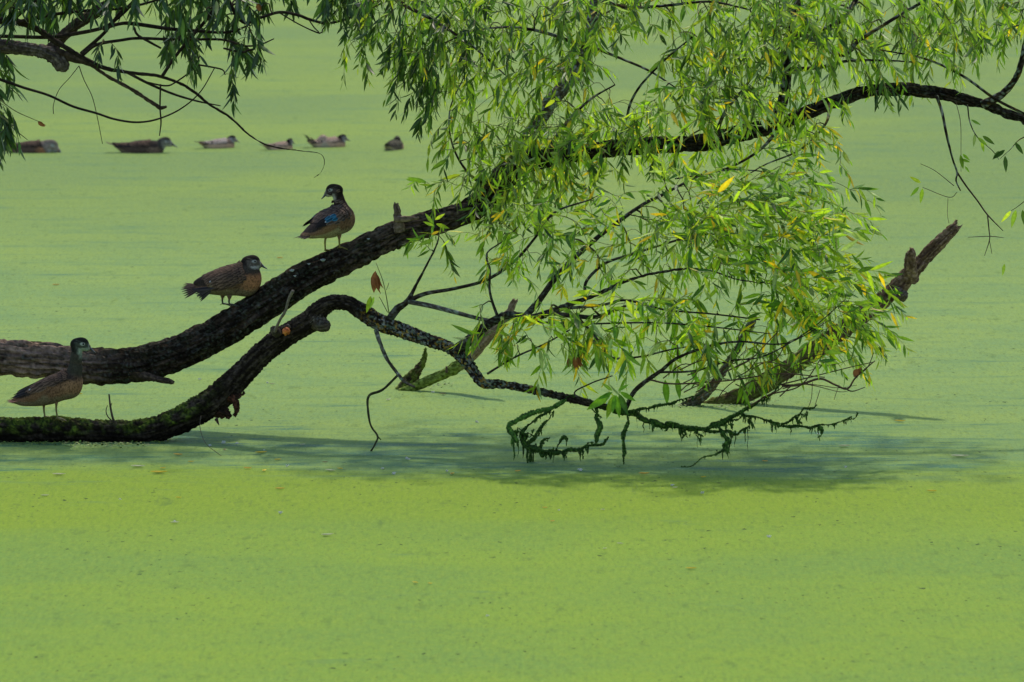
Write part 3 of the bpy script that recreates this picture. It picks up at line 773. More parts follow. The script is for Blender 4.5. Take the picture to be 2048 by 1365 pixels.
c7 = LC([(1035, 642, 27.88, 6), (1100, 646, 27.8, 4.5), (1174, 648, 27.75, 4), (1313, 646, 27.65, 3.4), (1430, 655, 27.6, 3), (1540, 668, 27.55, 2)])
c8 = LC([(778, 640, 28.22, 18), (795, 618, 28.2, 16), (815, 603, 28.18, 12), (835, 565, 28.16, 6.5), (858, 522, 28.14, 5), (874, 488, 28.12, 4), (880, 455, 28.1, 2)], seg=12, step=0.01, bark=0.002)
c9 = LC([(810, 606, 28.18, 11), (850, 588, 28.15, 8.5), (907, 578, 28.1, 7), (973, 560, 28.06, 6.5), (1030, 522, 28.04, 6), (1075, 470, 28.02, 5), (1110, 425, 28.0, 4.5), (1180, 400, 28.0, 3)], seg=10)
c10 = LC([(818, 604, 28.17, 10), (860, 612, 28.1, 10), (910, 625, 28.0, 9), (960, 638, 27.95, 8), (1000, 645, 27.92, 8)], seg=12, cols=dict(lichen=0.6, base=(0.06, 0.05, 0.04), light=(0.16, 0.14, 0.12), seed=4))
c11 = LC([(998, 640, 27.9, 7), (985, 605, 27.92, 5.5), (979, 577, 27.95, 5), (980, 540, 27.96, 4.4), (974, 507, 27.98, 3.5), (1010, 480, 28.0, 2.5), (1040, 450, 28.0, 2)])
c12 = LC([(975, 748, 27.86, 5), (1010, 726, 27.8, 4), (1040, 710, 27.78, 4), (1090, 688, 27.75, 3.4), (1140, 660, 27.75, 3)])
c13 = LC([(1160, 645, 27.75, 5), (1180, 660, 27.7, 5), (1204, 692, 27.65, 5.5), (1224, 716, 27.62, 5), (1280, 714, 27.6, 4), (1340, 700, 27.55, 3.4), (1400, 690, 27.5, 2)])
c14 = LC([(1250, 822, 27.55, 10), (1268, 784, 27.52, 10), (1300, 757, 27.5, 10), (1325, 740, 27.5, 9), (1356, 716, 27.48, 7.5), (1420, 692, 27.45, 6), (1480, 684, 27.42, 5), (1576, 686, 27.4, 3.4), (1660, 640, 27.4, 2.4)], seg=12, step=0.01, bark=0.002)
c15 = LC([(1228, 815, 27.56, 5), (1150, 790, 27.6, 3.4), (1180, 768, 27.6, 3), (1225, 752, 27.6, 2.4)])
c16 = LC([(1320, 745, 27.5, 5), (1390, 742, 27.46, 4), (1460, 722, 27.42, 3.4), (1530, 712, 27.4, 3), (1620, 660, 27.4, 2.4), (1690, 600, 27.4, 2)])
# fine leafless shoots of the lower right
red = dict(cols=dict(seed=3.0, base=(0.09, 0.05, 0.035), light=(0.17, 0.10, 0.07)))
c17 = LC([(1300, 760, 27.5, 4), (1340, 768, 27.45, 3.4), (1400, 766, 27.42, 3), (1470, 760, 27.4, 3), (1560, 748, 27.38, 2.6), (1650, 755, 27.36, 2)], name='twig', **red)
c18 = LC([(1564, 772, 27.42, 6), (1600, 770, 27.4, 5), (1640, 758, 27.38, 4.5), (1670, 770, 27.37, 4), (1695, 778, 27.36, 4), (1712, 755, 27.35, 3.4), (1750, 722, 27.34, 2)], name='twig', **red)
twigs_on(c18, [[(1690, 777, 27.36, 3), (1705, 783, 27.36, 2.4), (1730, 775, 27.36, 1.6)], [(1625, 765, 27.4, 1.4), (1622, 800, 27.4, 1.2), (1610, 830, 27.4, 1)], [(1715, 752, 27.35, 2.4), (1735, 735, 27.34, 2), (1748, 705, 27.34, 1.4)],
               [(1640, 780, 27.4, 1.4), (1630, 812, 27.4, 1.3)], [(1678, 770, 27.37, 1.2), (1668, 800, 27.37, 1)], [(1560, 770, 27.42, 3), (1620, 755, 27.4, 2.4), (1700, 735, 27.36, 2), (1745, 725, 27.35, 1.6)]])
c19 = LC([(1495, 815, 27.45, 3), (1540, 790, 27.42, 3), (1600, 772, 27.4, 2.6), (1640, 720, 27.38, 2.2), (1652, 690, 27.38, 1.5)], name='twig', **red)
c20 = LC([(1400, 780, 27.46, 3), (1450, 745, 27.42, 3), (1500, 720, 27.4, 2.6), (1540, 680, 27.4, 2), (1580, 640, 27.4, 1.5)], name='twig', **red)
_r = random.Random(21)
for _k in range(22):
    _x, _y = _r.uniform(1320, 1600), _r.uniform(730, 800); _Y = 27.5-(_x-1300)*0.0004
    _dx, _dy = _r.uniform(60, 170), _r.uniform(-70, 15); _p = []
    for _i in range(5):
        _f = _i/4; _p.append((_x+_dx*_f+_r.gauss(0, 4), _y+_dy*_f+_r.gauss(0, 4)-18*math.sin(math.pi*_f)*_r.uniform(-.5, 1), _Y-0.02*_f, 2.8-1.9*_f))
    _l = c17 if _k % 2 else c18
    _l.extra = getattr(_l, 'extra', [])
    _l.extra.append(((G(_p), 5, 0.02, 0.0), dict(cols=dict(base=(0.09, 0.055, 0.035), light=(0.2, 0.13, 0.08)))))
# twig hanging under the arch
hg = LC([(752, 660, 28.18, 11), (760, 685, 28.15, 9), (775, 720, 28.12, 8), (797, 750, 28.1, 8), (810, 765, 28.09, 7), (830, 775, 28.08, 5)], seg=10, step=0.008, bark=0.002, name='hanging_twig', cols=dict(lichen=0.6, base=(0.05, 0.04, 0.03), light=(0.15, 0.13, 0.11), seed=4))
hg.extra = [((G([(795, 752, 28.1, 6), (765, 780, 28.07, 5.5), (738, 792, 28.05, 6), (736, 820, 28.04, 5), (742, 852, 28.03, 4.5), (755, 872, 28.02, 4.5), (752, 885, 28.01, 4), (738, 908, 28.0, 4), (725, 914, 27.98, 5)]), 8, 0.01, 0.001), dict(cols=dict(base=(0.035, 0.035, 0.02), light=(0.07, 0.08, 0.03)))),
            ((G([(754, 872, 28.02, 3), (762, 880, 28.02, 2.5)]), 6, 0.01, 0.0), dict(cols=dict(base=(0.08, 0.14, 0.02)))),
            ((G([(727, 914, 27.98, 4), (733, 921, 27.97, 3)]), 6, 0.01, 0.0), dict(cols=dict(base=(0.06, 0.13, 0.02))))]
# upright shoot with a curled dead leaf and a pair of fresh ones
sh = LC([(778, 627, 28.18, 2.4), (772, 590, 28.16, 1.8), (765, 560, 28.15, 1.6), (752, 526, 28.15, 1.2)], name='twig', seg=6, cols=dict(base=(0.13, 0.15, 0.05), light=(0.2, 0.2, 0.08)))
twigs_on(sh, [[(775, 625, 28.18, 1.6), (762, 600, 28.16, 1.3), (758, 594, 28.16, 1)], [(773, 580, 28.16, 1), (778, 566, 28.15, 1)]])

sC = {}
mainC = Limb([(700, 606, 28.3, 20), (800, 660, 28.2, 20), (900, 697, 28.05, 20), (966, 766, 27.9, 18), (1100, 788, 27.72, 17), (1250, 824, 27.55, 16)])
limbsC = [mainC] + C_[:16]
R4a = [(1360, 400), (1480, 380), (1600, 420), (1680, 500), (1720, 580), (1700, 640), (1600, 640), (1450, 560), (1380, 500)]
R4b = [(1100, 420), (1250, 380), (1400, 350), (1450, 480), (1350, 560), (1200, 560), (1100, 520)]
R4c = [(980, 420), (1100, 400), (1120, 500), (1060, 560), (980, 540), (950, 470)]
R4d = [(1000, 620), (1200, 600), (1450, 600), (1600, 640), (1560, 690), (1350, 690), (1150, 700), (1020, 700)]
R4e = [(1600, 620), (1710, 600), (1740, 640), (1720, 680), (1640, 700)]
R4f = [(1400, 330), (1600, 320), (1640, 380), (1560, 420), (1420, 400)]
grow(limbsC, sample_poly(R4a, 112, 27.3, 28.1), 'bright', flow=(0.55, 0.1), droop=0.55, upw=0.2, state=sC, leafsize=(0.08, 0.125))
grow(limbsC, sample_poly(R4b, 66, 27.5, 28.2), 'bright', flow=(0.25, 0.1), droop=0.7, upw=0.2, state=sC)
grow(limbsC, sample_poly(R4c, 28, 27.6, 28.2), 'bright', flow=(0.0, 0.1), droop=0.8, upw=0.2, state=sC)
grow(limbsC, sample_poly(R4d, 66, 27.3, 27.9), 'bright', flow=(0.25, -0.1), droop=0.8, upw=0.3, state=sC, leafsize=(0.08, 0.125))
grow(limbsC, sample_poly(R4e, 30, 27.3, 27.7), 'bright', flow=(0.6, 0.0), droop=0.7, upw=0.2, state=sC)
grow(limbsC, sample_poly([(1400, 700), (1560, 680), (1680, 700), (1640, 740), (1500, 760)], 14, 27.3, 27.6), 'bright', flow=(0.4, 0.2), droop=0.7, upw=0.2, slen=(0.12, 0.2), state=sC)
grow(limbsC, sample_poly(R4f, 26, 27.7, 28.2), 'bright', flow=(0.5, 0.1), droop=0.6, upw=0.2, state=sC)
grow(limbsC, [P(1640, 400, 27.8), P(1680, 420, 27.8), P(1600, 440, 27.8), P(1730, 560, 27.5), P(1760, 590, 27.5), P(1690, 540, 27.5)], 'bright', flow=(1.0, 0.2), droop=0.5, upw=0.2, slen=(0.2, 0.3), state=sC)
grow(limbsC, [P(878, 470, 28.1), P(885, 480, 28.1), P(872, 470, 28.1), P(860, 500, 28.1), P(890, 490, 28.1)], 'mid', flow=(0.0, 0.0), droop=1.3, upw=0.2, slen=(0.1, 0.17), state=sC)
grow(limbsC, [P(960, 640, 27.85), P(1000, 700, 27.8), P(1000, 665, 27.8), P(1035, 690, 27.8), P(960, 610, 27.85)], 'bright', flow=(0.1, -0.3), droop=1.2, upw=0.2, slen=(0.12, 0.2), state=sC)
hand_leaves(c8, 'bright', [(868, 452, 845, 444), (866, 448, 850, 426), (872, 448, 900, 458), (870, 440, 890, 428), (862, 470, 880, 462), (868, 480, 835, 490)], 28.1)
hand_leaves(c14, 'green', [(1225, 785, 1195, 800), (1222, 788, 1172, 822), (1228, 790, 1212, 840), (1232, 790, 1240, 838), (1238, 788, 1256, 832), (1240, 784, 1272, 804), (1236, 782, 1258, 768), (1225, 782, 1204, 766), (1230, 790, 1225, 828), (1330, 760, 1336, 812), (1354, 756, 1360, 800), (1382, 745, 1402, 770), (1380, 740, 1398, 762)], 27.5)
hand_leaves(c15, 'mid', [(1145, 706, 1137, 738), (1170, 706, 1178, 724)], 27.7)
hand_leaves(sh, 'green', [(742, 592, 733, 628), (748, 594, 740, 618)], 28.15)
# curled brown leaves caught in the twigs
def brown_leaf(items, Y, par, name='dead_leaf'):
    Acc_ = Acc()
    for (x0, y0, x1, y1, wf) in items:
        a = P(x0, y0, Y); b = P(x1, y1, Y-0.01); L = np.linalg.norm(b-a); d = (b-a)/L
        for s0 in (0.15, 1.2):
            s = np.cross(d, np.array([s0, 1, 0.2])); s /= np.linalg.norm(s)
            V, F, C = leaf_batch(a[None], d[None], s[None], np.array([L]), np.array([L*wf]), np.array([0.9]), np.array([[0.30, 0.10, 0.035]])*random.uniform(0.7, 1.2))
            Acc_.addq(V, F, C)
    return Acc_.build(name, M_litter, par)
for l in C_:
    ob = finish_limb(l, hC if False else treeC, M_leaf)
    l.ob = ob
if mainC.tw.n: mainC.tw.build('twigs', M_twig, hC)
if mainC.leafargs:
    Ar = [np.concatenate([a[i] for a in mainC.leafargs]) for i in range(7)]
    V, F, C = leaf_batch(*Ar); make_obj('foliage', V, F, M_leaf, hC, np.clip(C, 0.002, 0.95))
brown_leaf([(751, 542, 744, 592, 0.30), (755, 550, 757, 582, 0.28), (747, 556, 742, 578, 0.25)], 28.15, sub(sh.ob, treeC))
brown_leaf([(1152, 712, 1148, 742, 0.35), (1156, 714, 1160, 738, 0.35), (1138, 716, 1136, 736, 0.35)], 27.7, sub(c15.ob, treeC))
brown_leaf([(1716, 738, 1708, 756, 0.7), (1722, 735, 1716, 752, 0.5)], 27.35, sub(c18.ob, treeC))

# wet branches sheathed in algae, with strands hanging from them
GA = dict(base=(0.022, 0.055, 0.010), light=(0.085, 0.17, 0.022))
def auto_str(pts, n, Lr=(8, 26), wr=(3, 7), seed=1):
    r = random.Random(seed); c = sorted(pts); out = []
    for _ in range(n):
        x = r.uniform(c[0][0]+4, c[-1][0]-2) if r.random() < .5 or not out else min(max(out[-1][0]+r.gauss(0, 4), c[0][0]+3), c[-1][0]-2); y = float(np.interp(x, [p[0] for p in c], [p[1] for p in c]))
        out.append((x, y, (Lr[0]+(Lr[1]-Lr[0])*r.random()**2.2)*(0.4+1.3*r.random()), r.uniform(*wr)))
    return out
def algae_branch(pts, seg=14, strands=(), lum=0.35, bright=1.0):
    w = Wood(); cols = dict(base=tuple(np.array(GA['base'])*bright), light=tuple(np.array(GA['light'])*bright), seed=random.random()*9)
    gp = G(pts)
    sp_ = spline(gp, 0.05)
    gp = [list(v) for v in sp_]
    for v in gp[1:-1]:
        for c_ in (0, 1, 2): v[c_] += random.gauss(0, 0.006)
        v[3] *= random.uniform(0.7, 1.45)
    w.tube([[a, b, c, d*0.85] for a, b, c, d in gp], seg, 0.004, 0.006, cols, fl=(70, 130), lump=lum*1.3, seed=random.random()*20)
    strands = list(strands)+auto_str(pts, max(3, int(abs(pts[-1][0]-pts[0][0])/7)), (4, 14), (3.5, 8), random.randint(0, 999))
    ob = w.build('wet_branch', M_algae, treeC)
    if strands:
        s_ = Wood()
        for (x, y, L, wd) in strands:
            # find depth from the branch
            Y = float(np.interp(x, sorted(p[0] for p in pts), [p[2] for p in sorted(pts)]))
            n = 4; rows = []
            for k in range(n+1):
                f = k/n
                rows.append((x+random.uniform(-1.5, 1.5)*(f > 0)*min(1, L/25), y+L*f, Y-0.004*f, max(1.0, wd*(1.0 if k == 0 else random.uniform(0.45, 1.1))*(1-0.55*f))))
            rows[-1] = (*rows[-1][:3], 0.8)
            s_ = Wood()
            s_.tube(G(rows), 8, 0.006, 0.002, cols, fl=(60, 150), lump=0.5, seed=random.random()*20)
            s_.build('algae_strand', M_algae, sub(ob, treeC))
    return ob
W1 = [(1225, 818, 27.57, 14), (1256, 826, 27.55, 17), (1300, 840, 27.54, 17), (1340, 853, 27.53, 17), (1380, 857, 27.52, 15), (1412, 855, 27.5, 13), (1460, 838, 27.5, 12), (1488, 818, 27.48, 10), (1532, 800, 27.46, 9), (1548, 785, 27.44, 7), (1562, 764, 27.42, 6)]
algae_branch(W1, strands=[(1362, 858, 28, 12), (1366, 862, 20, 8), (1325, 850, 12, 6), (1322, 850, 10, 5), (1274, 832, 24, 3), (1287, 838, 28, 4), (1395, 858, 38, 3), (1404, 855, 18, 4)]+auto_str(W1[2:8], 16, (5, 14), (3, 6)))
W1b = [(1405, 857, 27.5, 8), (1440, 866, 27.49, 8), (1470, 866, 27.48, 7), (1492, 858, 27.47, 6), (1498, 852, 27.47, 4)]
algae_branch(W1b, strands=[(1495, 856, 46, 3), (1490, 858, 30, 5), (1470, 862, 34, 6), (1462, 862, 30, 7), (1450, 864, 20, 5)]+auto_str(W1b, 7, (8, 22), (3, 6), 2))
W1c = [(1430, 850, 27.49, 10), (1445, 868, 27.48, 12), (1458, 885, 27.47, 9), (1448, 900, 27.46, 9), (1420, 910, 27.44, 6), (1395, 922, 27.42, 3), (1362, 935, 27.4, 2)]
algae_branch(W1c, lum=0.6, bright=1.4, strands=[(1446, 890, 30, 6), (1456, 880, 38, 7), (1459, 880, 30, 6), (1434, 900, 10, 4), (1410, 912, 8, 4)])
W2 = [(1484, 832, 27.48, 7), (1520, 838, 27.47, 7), (1562, 850, 27.46, 8), (1620, 856, 27.44, 6), (1680, 845, 27.42, 4), (1716, 826, 27.4, 2)]
algae_branch(W2, strands=auto_str(W2[:5], 9, (4, 12), (2, 4), 3)+[(1510, 836, 12, 5), (1630, 856, 12, 4)])
W2b = [(1562, 849, 27.46, 8), (1590, 836, 27.45, 7), (1612, 822, 27.44, 6), (1634, 810, 27.43, 3)]
algae_branch(W2b, strands=[(1614, 824, 20, 6), (1604, 828, 10, 5)])
W3 = [(1256, 824, 27.55, 9), (1300, 817, 27.52, 9), (1330, 808, 27.5, 8), (1362, 802, 27.49, 6), (1400, 790, 27.47, 4)]
algae_branch(W3, strands=[(1312, 814, 14, 3), (1345, 806, 10, 3)])
W5 = [(1132, 800, 27.66, 8), (1105, 816, 27.64, 12), (1066, 826, 27.62, 14)]
algae_branch(W5, bright=2.4, lum=0.2)
W5a = [(1066, 826, 27.62, 14), (1030, 842, 27.6, 15), (1018, 852, 27.58, 13), (1028, 870, 27.56, 15), (1034, 884, 27.54, 15)]
algae_branch(W5a, bright=1.9, lum=0.45, strands=[(1028, 872, 50, 8), (1024, 868, 26, 10), (1036, 880, 34, 6)])
W5c = [(1150, 790, 27.66, 5), (1120, 808, 27.64, 5), (1090, 826, 27.62, 6), (1062, 848, 27.6, 8), (1044, 868, 27.58, 11), (1040, 884, 27.56, 10), (1060, 900, 27.55, 9)]
algae_branch(W5c, strands=[(1046, 878, 40, 9), (1054, 890, 44, 8), (1062, 895, 38, 12), (1066, 898, 34, 9), (1072, 888, 14, 6), (1050, 870, 30, 10)])
W5b = [(1046, 880, 27.56, 10), (1072, 902, 27.55, 12), (1100, 909, 27.54, 11), (1140, 901, 27.53, 9), (1188, 891, 27.52, 7), (1204, 884, 27.52, 6), (1217, 874, 27.52, 5)]
algae_branch(W5b, strands=[(1107, 908, 18, 5), (1116, 906, 6, 5), (1160, 898, 26, 6), (1158, 896, 18, 5), (1174, 894, 14, 4), (1092, 906, 14, 7), (1192, 888, 8, 3)])
algae_branch([(1108, 822, 27.63, 3), (1094, 838, 27.62, 4), (1086, 850, 27.61, 10), (1080, 864, 27.6, 8), (1068, 876, 27.58, 12), (1056, 888, 27.57, 14)], strands=[(1083, 852, 20, 6)])
algae_branch([(1060, 898, 27.56, 12), (1078, 894, 27.55, 12), (1090, 884, 27.55, 9), (1098, 878, 27.55, 5), (1100, 876, 27.55, 2)], lum=0.5)
algae_branch([(1112, 902, 27.54, 8), (1120, 892, 27.54, 7), (1126, 880, 27.53, 10), (1136, 878, 27.53, 6)], strands=[(1133, 880, 14, 5)])
# ragged side twigs, each with its own coat of algae
_r = random.Random(9)
for (_x, _y, _Y) in [(1300, 838, 27.53), (1335, 850, 27.52), (1365, 857, 27.52), (1390, 857, 27.51), (1425, 852, 27.5), (1455, 842, 27.49), (1480, 826, 27.48), (1500, 838, 27.47), (1545, 846, 27.46), (1590, 836, 27.45), (1640, 852, 27.43), (1080, 904, 27.54), (1120, 904, 27.54), (1165, 896, 27.53), (1045, 870, 27.57), (1030, 862, 27.57)]:
    for _j in range(2):
        _a = _r.uniform(-0.6, 1.9); _L = _r.uniform(14, 34)
        _p = [(_x, _y, _Y, 6)]
        for _i in range(1, 4): _p.append((_x+_L*math.cos(_a)*_i/3+_r.gauss(0, 2.5), _y+_L*math.sin(_a)*_i/3*0.8+_r.gauss(0, 2.5), _Y-0.01, [6, 7, 4.5, 1.5][_i]*_r.uniform(.7, 1.3)))
        algae_branch(_p, seg=9, lum=0.6, bright=_r.uniform(0.9, 1.6))
# two thick algae ropes
algae_branch([(1254, 824, 27.55, 7), (1253, 850, 27.54, 8), (1250, 870, 27.53, 8), (1249, 890, 27.52, 9), (1247, 915, 27.5, 8), (1246, 930, 27.5, 5), (1246, 937, 27.5, 1.5)], lum=0.6, bright=1.2)
algae_branch([(1190, 812, 27.6, 7), (1196, 836, 27.59, 9), (1200, 856, 27.58, 16), (1194, 872, 27.57, 18), (1190, 884, 27.56, 10), (1188, 892, 27.56, 2)], lum=0.4, bright=1.3)
algae_branch([(1180, 810, 27.6, 5), (1190, 822, 27.6, 5), (1204, 836, 27.59, 4)], bright=1.5)

# ------------------------------------------------------------------ dead wood standing in the water
DW = dict(base=(0.12, 0.072, 0.045), light=(0.42, 0.29, 0.20))
snag = thing('forked_dead_log', 'weathered dead log slanting up out of the water at right, torn pale tip', 'dead log', P(1450, 808, 29.95))
w = Wood()
w.tube(G([(1340, 832, 30.0, 20), (1420, 814, 29.98, 32), (1500, 784, 29.96, 38), (1570, 742, 29.94, 39), (1640, 694, 29.92, 39), (1700, 650, 29.9, 38), (1760, 606, 29.9, 37), (1800, 570, 29.9, 38), (1830, 538, 29.9, 35), (1860, 505, 29.9, 30), (1890, 475, 29.9, 27), (1912, 452, 29.9, 20)]),
       48, 0.005, 0.014, dict(seed=7, **DW), fl=(5, 60), seed=7.7, lump=0.1, ragged=0.05)
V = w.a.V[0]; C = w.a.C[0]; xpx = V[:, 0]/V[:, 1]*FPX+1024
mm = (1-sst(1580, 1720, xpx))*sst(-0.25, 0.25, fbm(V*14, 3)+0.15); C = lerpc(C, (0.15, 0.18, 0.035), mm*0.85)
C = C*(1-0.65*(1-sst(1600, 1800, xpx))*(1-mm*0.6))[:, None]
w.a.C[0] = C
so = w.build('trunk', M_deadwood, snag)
hS = sub(so, snag)
w = Wood(); w.tube(G([(1822, 560, 29.88, 34), (1821, 535, 29.84, 29), (1820, 520, 29.82, 26), (1822, 506, 29.8, 22), (1818, 501, 29.8, 15)]), 28, 0.004, 0.008, dict(seed=1, **DW), fl=(10, 70), lump=0.2, ragged=0.012, seed=4)
w.build('broken_stub', M_deadwood, hS)
w = Wood(); w.tube(G([(1790, 585, 29.86, 28), (1803, 592, 29.82, 24), (1812, 586, 29.8, 15)]), 24, 0.004, 0.008, dict(seed=2, base=(0.08, 0.06, 0.05), light=(0.26, 0.2, 0.17)), fl=(14, 70), lump=0.35)
w.build('knot', M_deadwood, hS)
w = Wood(); w.tube(G([(1350, 824, 29.9, 22), (1400, 796, 29.87, 24), (1435, 758, 29.85, 20), (1465, 715, 29.84, 18), (1485, 680, 29.83, 18), (1500, 652, 29.82, 18), (1510, 634, 29.81, 12)]), 32, 0.005, 0.010, dict(seed=3, lichen=0.4, moss=0.8, orange=0.2, base=(0.06, 0.05, 0.03), light=(0.17, 0.15, 0.10)), fl=(7, 60), lump=0.15, ragged=0.03, seed=9)
w.build('fork', M_deadwood, snag)
stub = thing('mossy_stub', 'short dark pointed stub with moss, left of the pale dead branch', 'dead branch', W(830, 770))
w = Wood(); yS = 30.6
w.tube(G([(800, 790, yS, 30), (818, 764, yS, 28), (832, 745, yS, 22), (845, 728, yS, 15), (850, 710, yS, 11), (851, 697, yS, 5)]), 36, 0.004, 0.012, dict(base=(0.04, 0.026, 0.018), light=(0.22, 0.14, 0.09), seed=1), fl=(16, 80), lump=0.45, ragged=0.01)
V = w.a.V[0]; C = w.a.C[0]; ypx = V[:, 2]
mm = np.clip((1-sst(0.03, 0.16, ypx))+0.8*(V[:, 0] > (np.interp(ypx, [0, .3], [-0.54, -0.46]))), 0, 1)*sst(-0.3, 0.3, fbm(V*25, 2)+0.1)
w.a.C[0] = lerpc(C, (0.16, 0.22, 0.03), mm)
w.build('wood', M_deadwood, stub)
pale = thing('pale_dead_branch', 'pale pinkish dead branch rising behind the arching log, its foot coated green', 'dead branch', W(860, 768))
w = Wood(); w.tube(G([(800, 786, 30.55, 18), (850, 765, 30.53, 21), (890, 748, 30.5, 23), (920, 730, 30.48, 27), (945, 708, 30.45, 27), (965, 685, 30.42, 27), (985, 662, 30.4, 26), (1010, 640, 30.4, 22), (1030, 600, 30.4, 12)]), 34, 0.005, 0.008, dict(seed=2, base=(0.20, 0.135, 0.095), light=(0.36, 0.26, 0.19)), fl=(5, 60), lump=0.12, ragged=0.02)
V = w.a.V[0]; C = w.a.C[0]; xpx = V[:, 0]/V[:, 1]*FPX+1024
g = (1-sst(915, 945, xpx+14*fbm(V*20, 2))); gt = sst(-0.4, 0.4, fbm(V*50, 2))
gc = np.array([0.08, 0.11, 0.018])[None]*(1-gt)[:, None]+np.array([0.26, 0.33, 0.07])[None]*gt[:, None]
w.a.C[0] = C*(1-g)[:, None]+gc*g[:, None]
po = w.build('wood', M_deadwood, pale)
w = Wood(); w.tube(G([(893, 745, 30.42, 7), (893, 734, 30.4, 5)]), 8, 0.005, 0.002, dict(base=(0.1, 0.06, 0.04))); w.build('bud', M_deadwood, sub(po, pale))

# ------------------------------------------------------------------ the willow reaching in at the top left
TB = 29.4
treeB = thing('overhanging_willow_tree', 'willow with leaves darkened as in shade, blackish bare twigs and a grey knobbed limb above the swimming ducks', 'tree', (-5.6, 30.2, 0))
w = Wood()
w.tube([[-5.7, 30.6, -0.2, 0.34], [-5.55, 30.4, 0.6, 0.28], [-5.2, 30.1, 1.4, 0.24], [-4.9, 29.9, 2.3, 0.20], [-4.8, 29.9, 3.4, 0.14], [-4.6, 29.9, 4.3, 0.07]], 40, 0.02, 0.02, dict(base=(0.06, 0.045, 0.035), light=(0.16, 0.13, 0.1)), fl=(6, 28))
w.build('trunk', M_bark, treeB)
B = []
bc_ = dict(cols=dict(seed=6.0, base=(0.022, 0.016, 0.012), light=(0.06, 0.045, 0.035)))
def LB(pts, Y=TB, **k):
    k.setdefault('seg', 8); k.setdefault('step', 0.014)
    kk = dict(bc_); kk.update(k); l = Limb([(x, y, Y+(dy if False else 0), d) for x, y, d in pts], **kk); B.append(l); return l
LB([(-870, -20, 60), (-500, 20, 48), (-200, 70, 38), (-60, 88, 33), (0, 92, 31), (40, 97, 30), (85, 104, 30), (112, 116, 34), (126, 134, 32), (130, 142, 18)], Y=29.5, seg=40, step=0.005, bark=0.011, fl=(8, 55), cols=dict(seed=2, base=(0.07, 0.055, 0.045), light=(0.24, 0.20, 0.17)))
LB([(95, 108, 30), (121, 78, 24), (155, 48, 25), (193, 24, 24), (230, 0, 22), (290, -50, 18), (380, -130, 12), (500, -220, 6)], Y=29.55, seg=28, step=0.006, bark=0.008, fl=(8, 55), cols=dict(seed=4, base=(0.045, 0.033, 0.025), light=(0.15, 0.11, 0.09)))
LB([(112, 104, 22), (150, 118, 17), (185, 132, 10), (218, 155, 9), (266, 181, 9), (300, 203, 9), (320, 216, 10), (333, 214, 6)], Y=29.5, seg=14, step=0.008, bark=0.004, cols=dict(seed=8, base=(0.05, 0.035, 0.025), light=(0.14, 0.10, 0.07)))
LB([(-870, -60, 40), (-400, 20, 24), (-120, 40, 18), (0, 42, 16), (36, 45, 16), (73, 58, 14), (109, 82, 13), (157, 111, 11), (205, 135, 10), (254, 145, 8.5), (314, 152, 7.5), (359, 167, 7), (393, 188, 6.5), (417, 208, 5.5), (461, 236, 5), (495, 267, 4.5), (533, 290, 4), (598, 302, 3.2), (639, 307, 2.4), (649, 325, 1.8), (642, 345, 1.3), (628, 356, 1)], Y=29.3, seg=12, step=0.008, bark=0.003)
LB([(254, 145, 6), (290, 164, 5.5), (325, 180, 5), (360, 193, 4.5), (400, 204, 3.6), (441, 212, 2)], Y=29.3)
LB([(-600, 60, 16), (-150, 72, 9), (0, 73, 7.5), (97, 75, 7.5), (150, 68, 8), (213, 53, 7), (242, 24, 6), (268, 0, 5), (300, -60, 4)], Y=29.35)
LB([(36, 45, 9), (97, 31, 7), (169, 22, 6), (242, 17, 5.5), (314, 0, 4.5), (400, -40, 3)], Y=29.25)
LB([(165, 110, 8), (193, 90, 7), (242, 81, 6), (278, 77, 6), (360, 80, 5.5), (427, 79, 5), (456, 82, 4.5), (487, 92, 4), (519, 90, 3.4), (548, 78, 2.2)], Y=29.3)
LB([(162, 108, 8), (205, 70, 7), (225, 46, 6.5), (261, 12, 5), (275, -30, 4)], Y=29.45)
LB([(205, 58, 8), (240, 48, 7), (268, 48, 8), (338, 58, 7.5), (390, 62, 7), (456, 65, 5), (500, 50, 3)], Y=29.35)
LB([(-870, 60, 24), (-500, 150, 12), (-200, 150, 8), (-40, 148, 6), (7, 162, 6), (48, 176, 5.5), (97, 191, 5), (145, 213, 5), (193, 227, 4.6), (230, 239, 4.4), (273, 245, 4), (314, 239, 3.6), (360, 219, 3), (400, 185, 2.4), (430, 135, 2)], Y=29.2)
LB([(321, 169, 3.4), (320, 215, 3.2), (322, 245, 3), (319, 272, 2)], Y=29.25, name='hanging_twig')
LB([(158, 132, 2), (168, 160, 1.7), (184, 193, 1.6), (194, 232, 1.5), (205, 288, 1.2)], Y=29.3, name='hanging_twig', seg=6)
LB([(158, 132, 1.7), (140, 155, 1.4), (118, 180, 1.4), (107, 210, 1.4), (107, 228, 1.6)], Y=29.32, name='hanging_twig', seg=6)
LB([(330, -120, 14), (420, -60, 10), (480, 40, 7), (519, 36, 6), (559, 25, 6), (597, 31, 6), (618, 39, 6), (653, 47, 5.5), (687, 40, 5), (725, 26, 4.5), (765, 6, 3.5)], Y=29.3)
LB([(559, 26, 3), (600, 50, 2.6), (639, 67, 3), (645, 60, 2.6), (653, 48, 2)], Y=29.3)
LB([(618, 40, 2.6), (628, 55, 2.6), (638, 65, 2.2)], Y=29.28)
LB([(325, 152, 7), (351, 113, 6.5), (389, 67, 7), (414, 38, 7), (433, 4, 6), (440, -60, 5)], Y=29.28)
LB([(290, 164, 3.4), (330, 172, 3.4), (351, 165, 3.2), (389, 136, 3), (400, 110, 2)], Y=29.27)
LB([(447, 97, 4), (483, 105, 4.5), (496, 101, 4.5), (508, 98, 5), (510, 84, 4), (500, 60, 3)], Y=29.25)
LB([(24, 40, 10), (45, 22, 9), (70, 0, 8), (110, -60, 6)], Y=29.3)
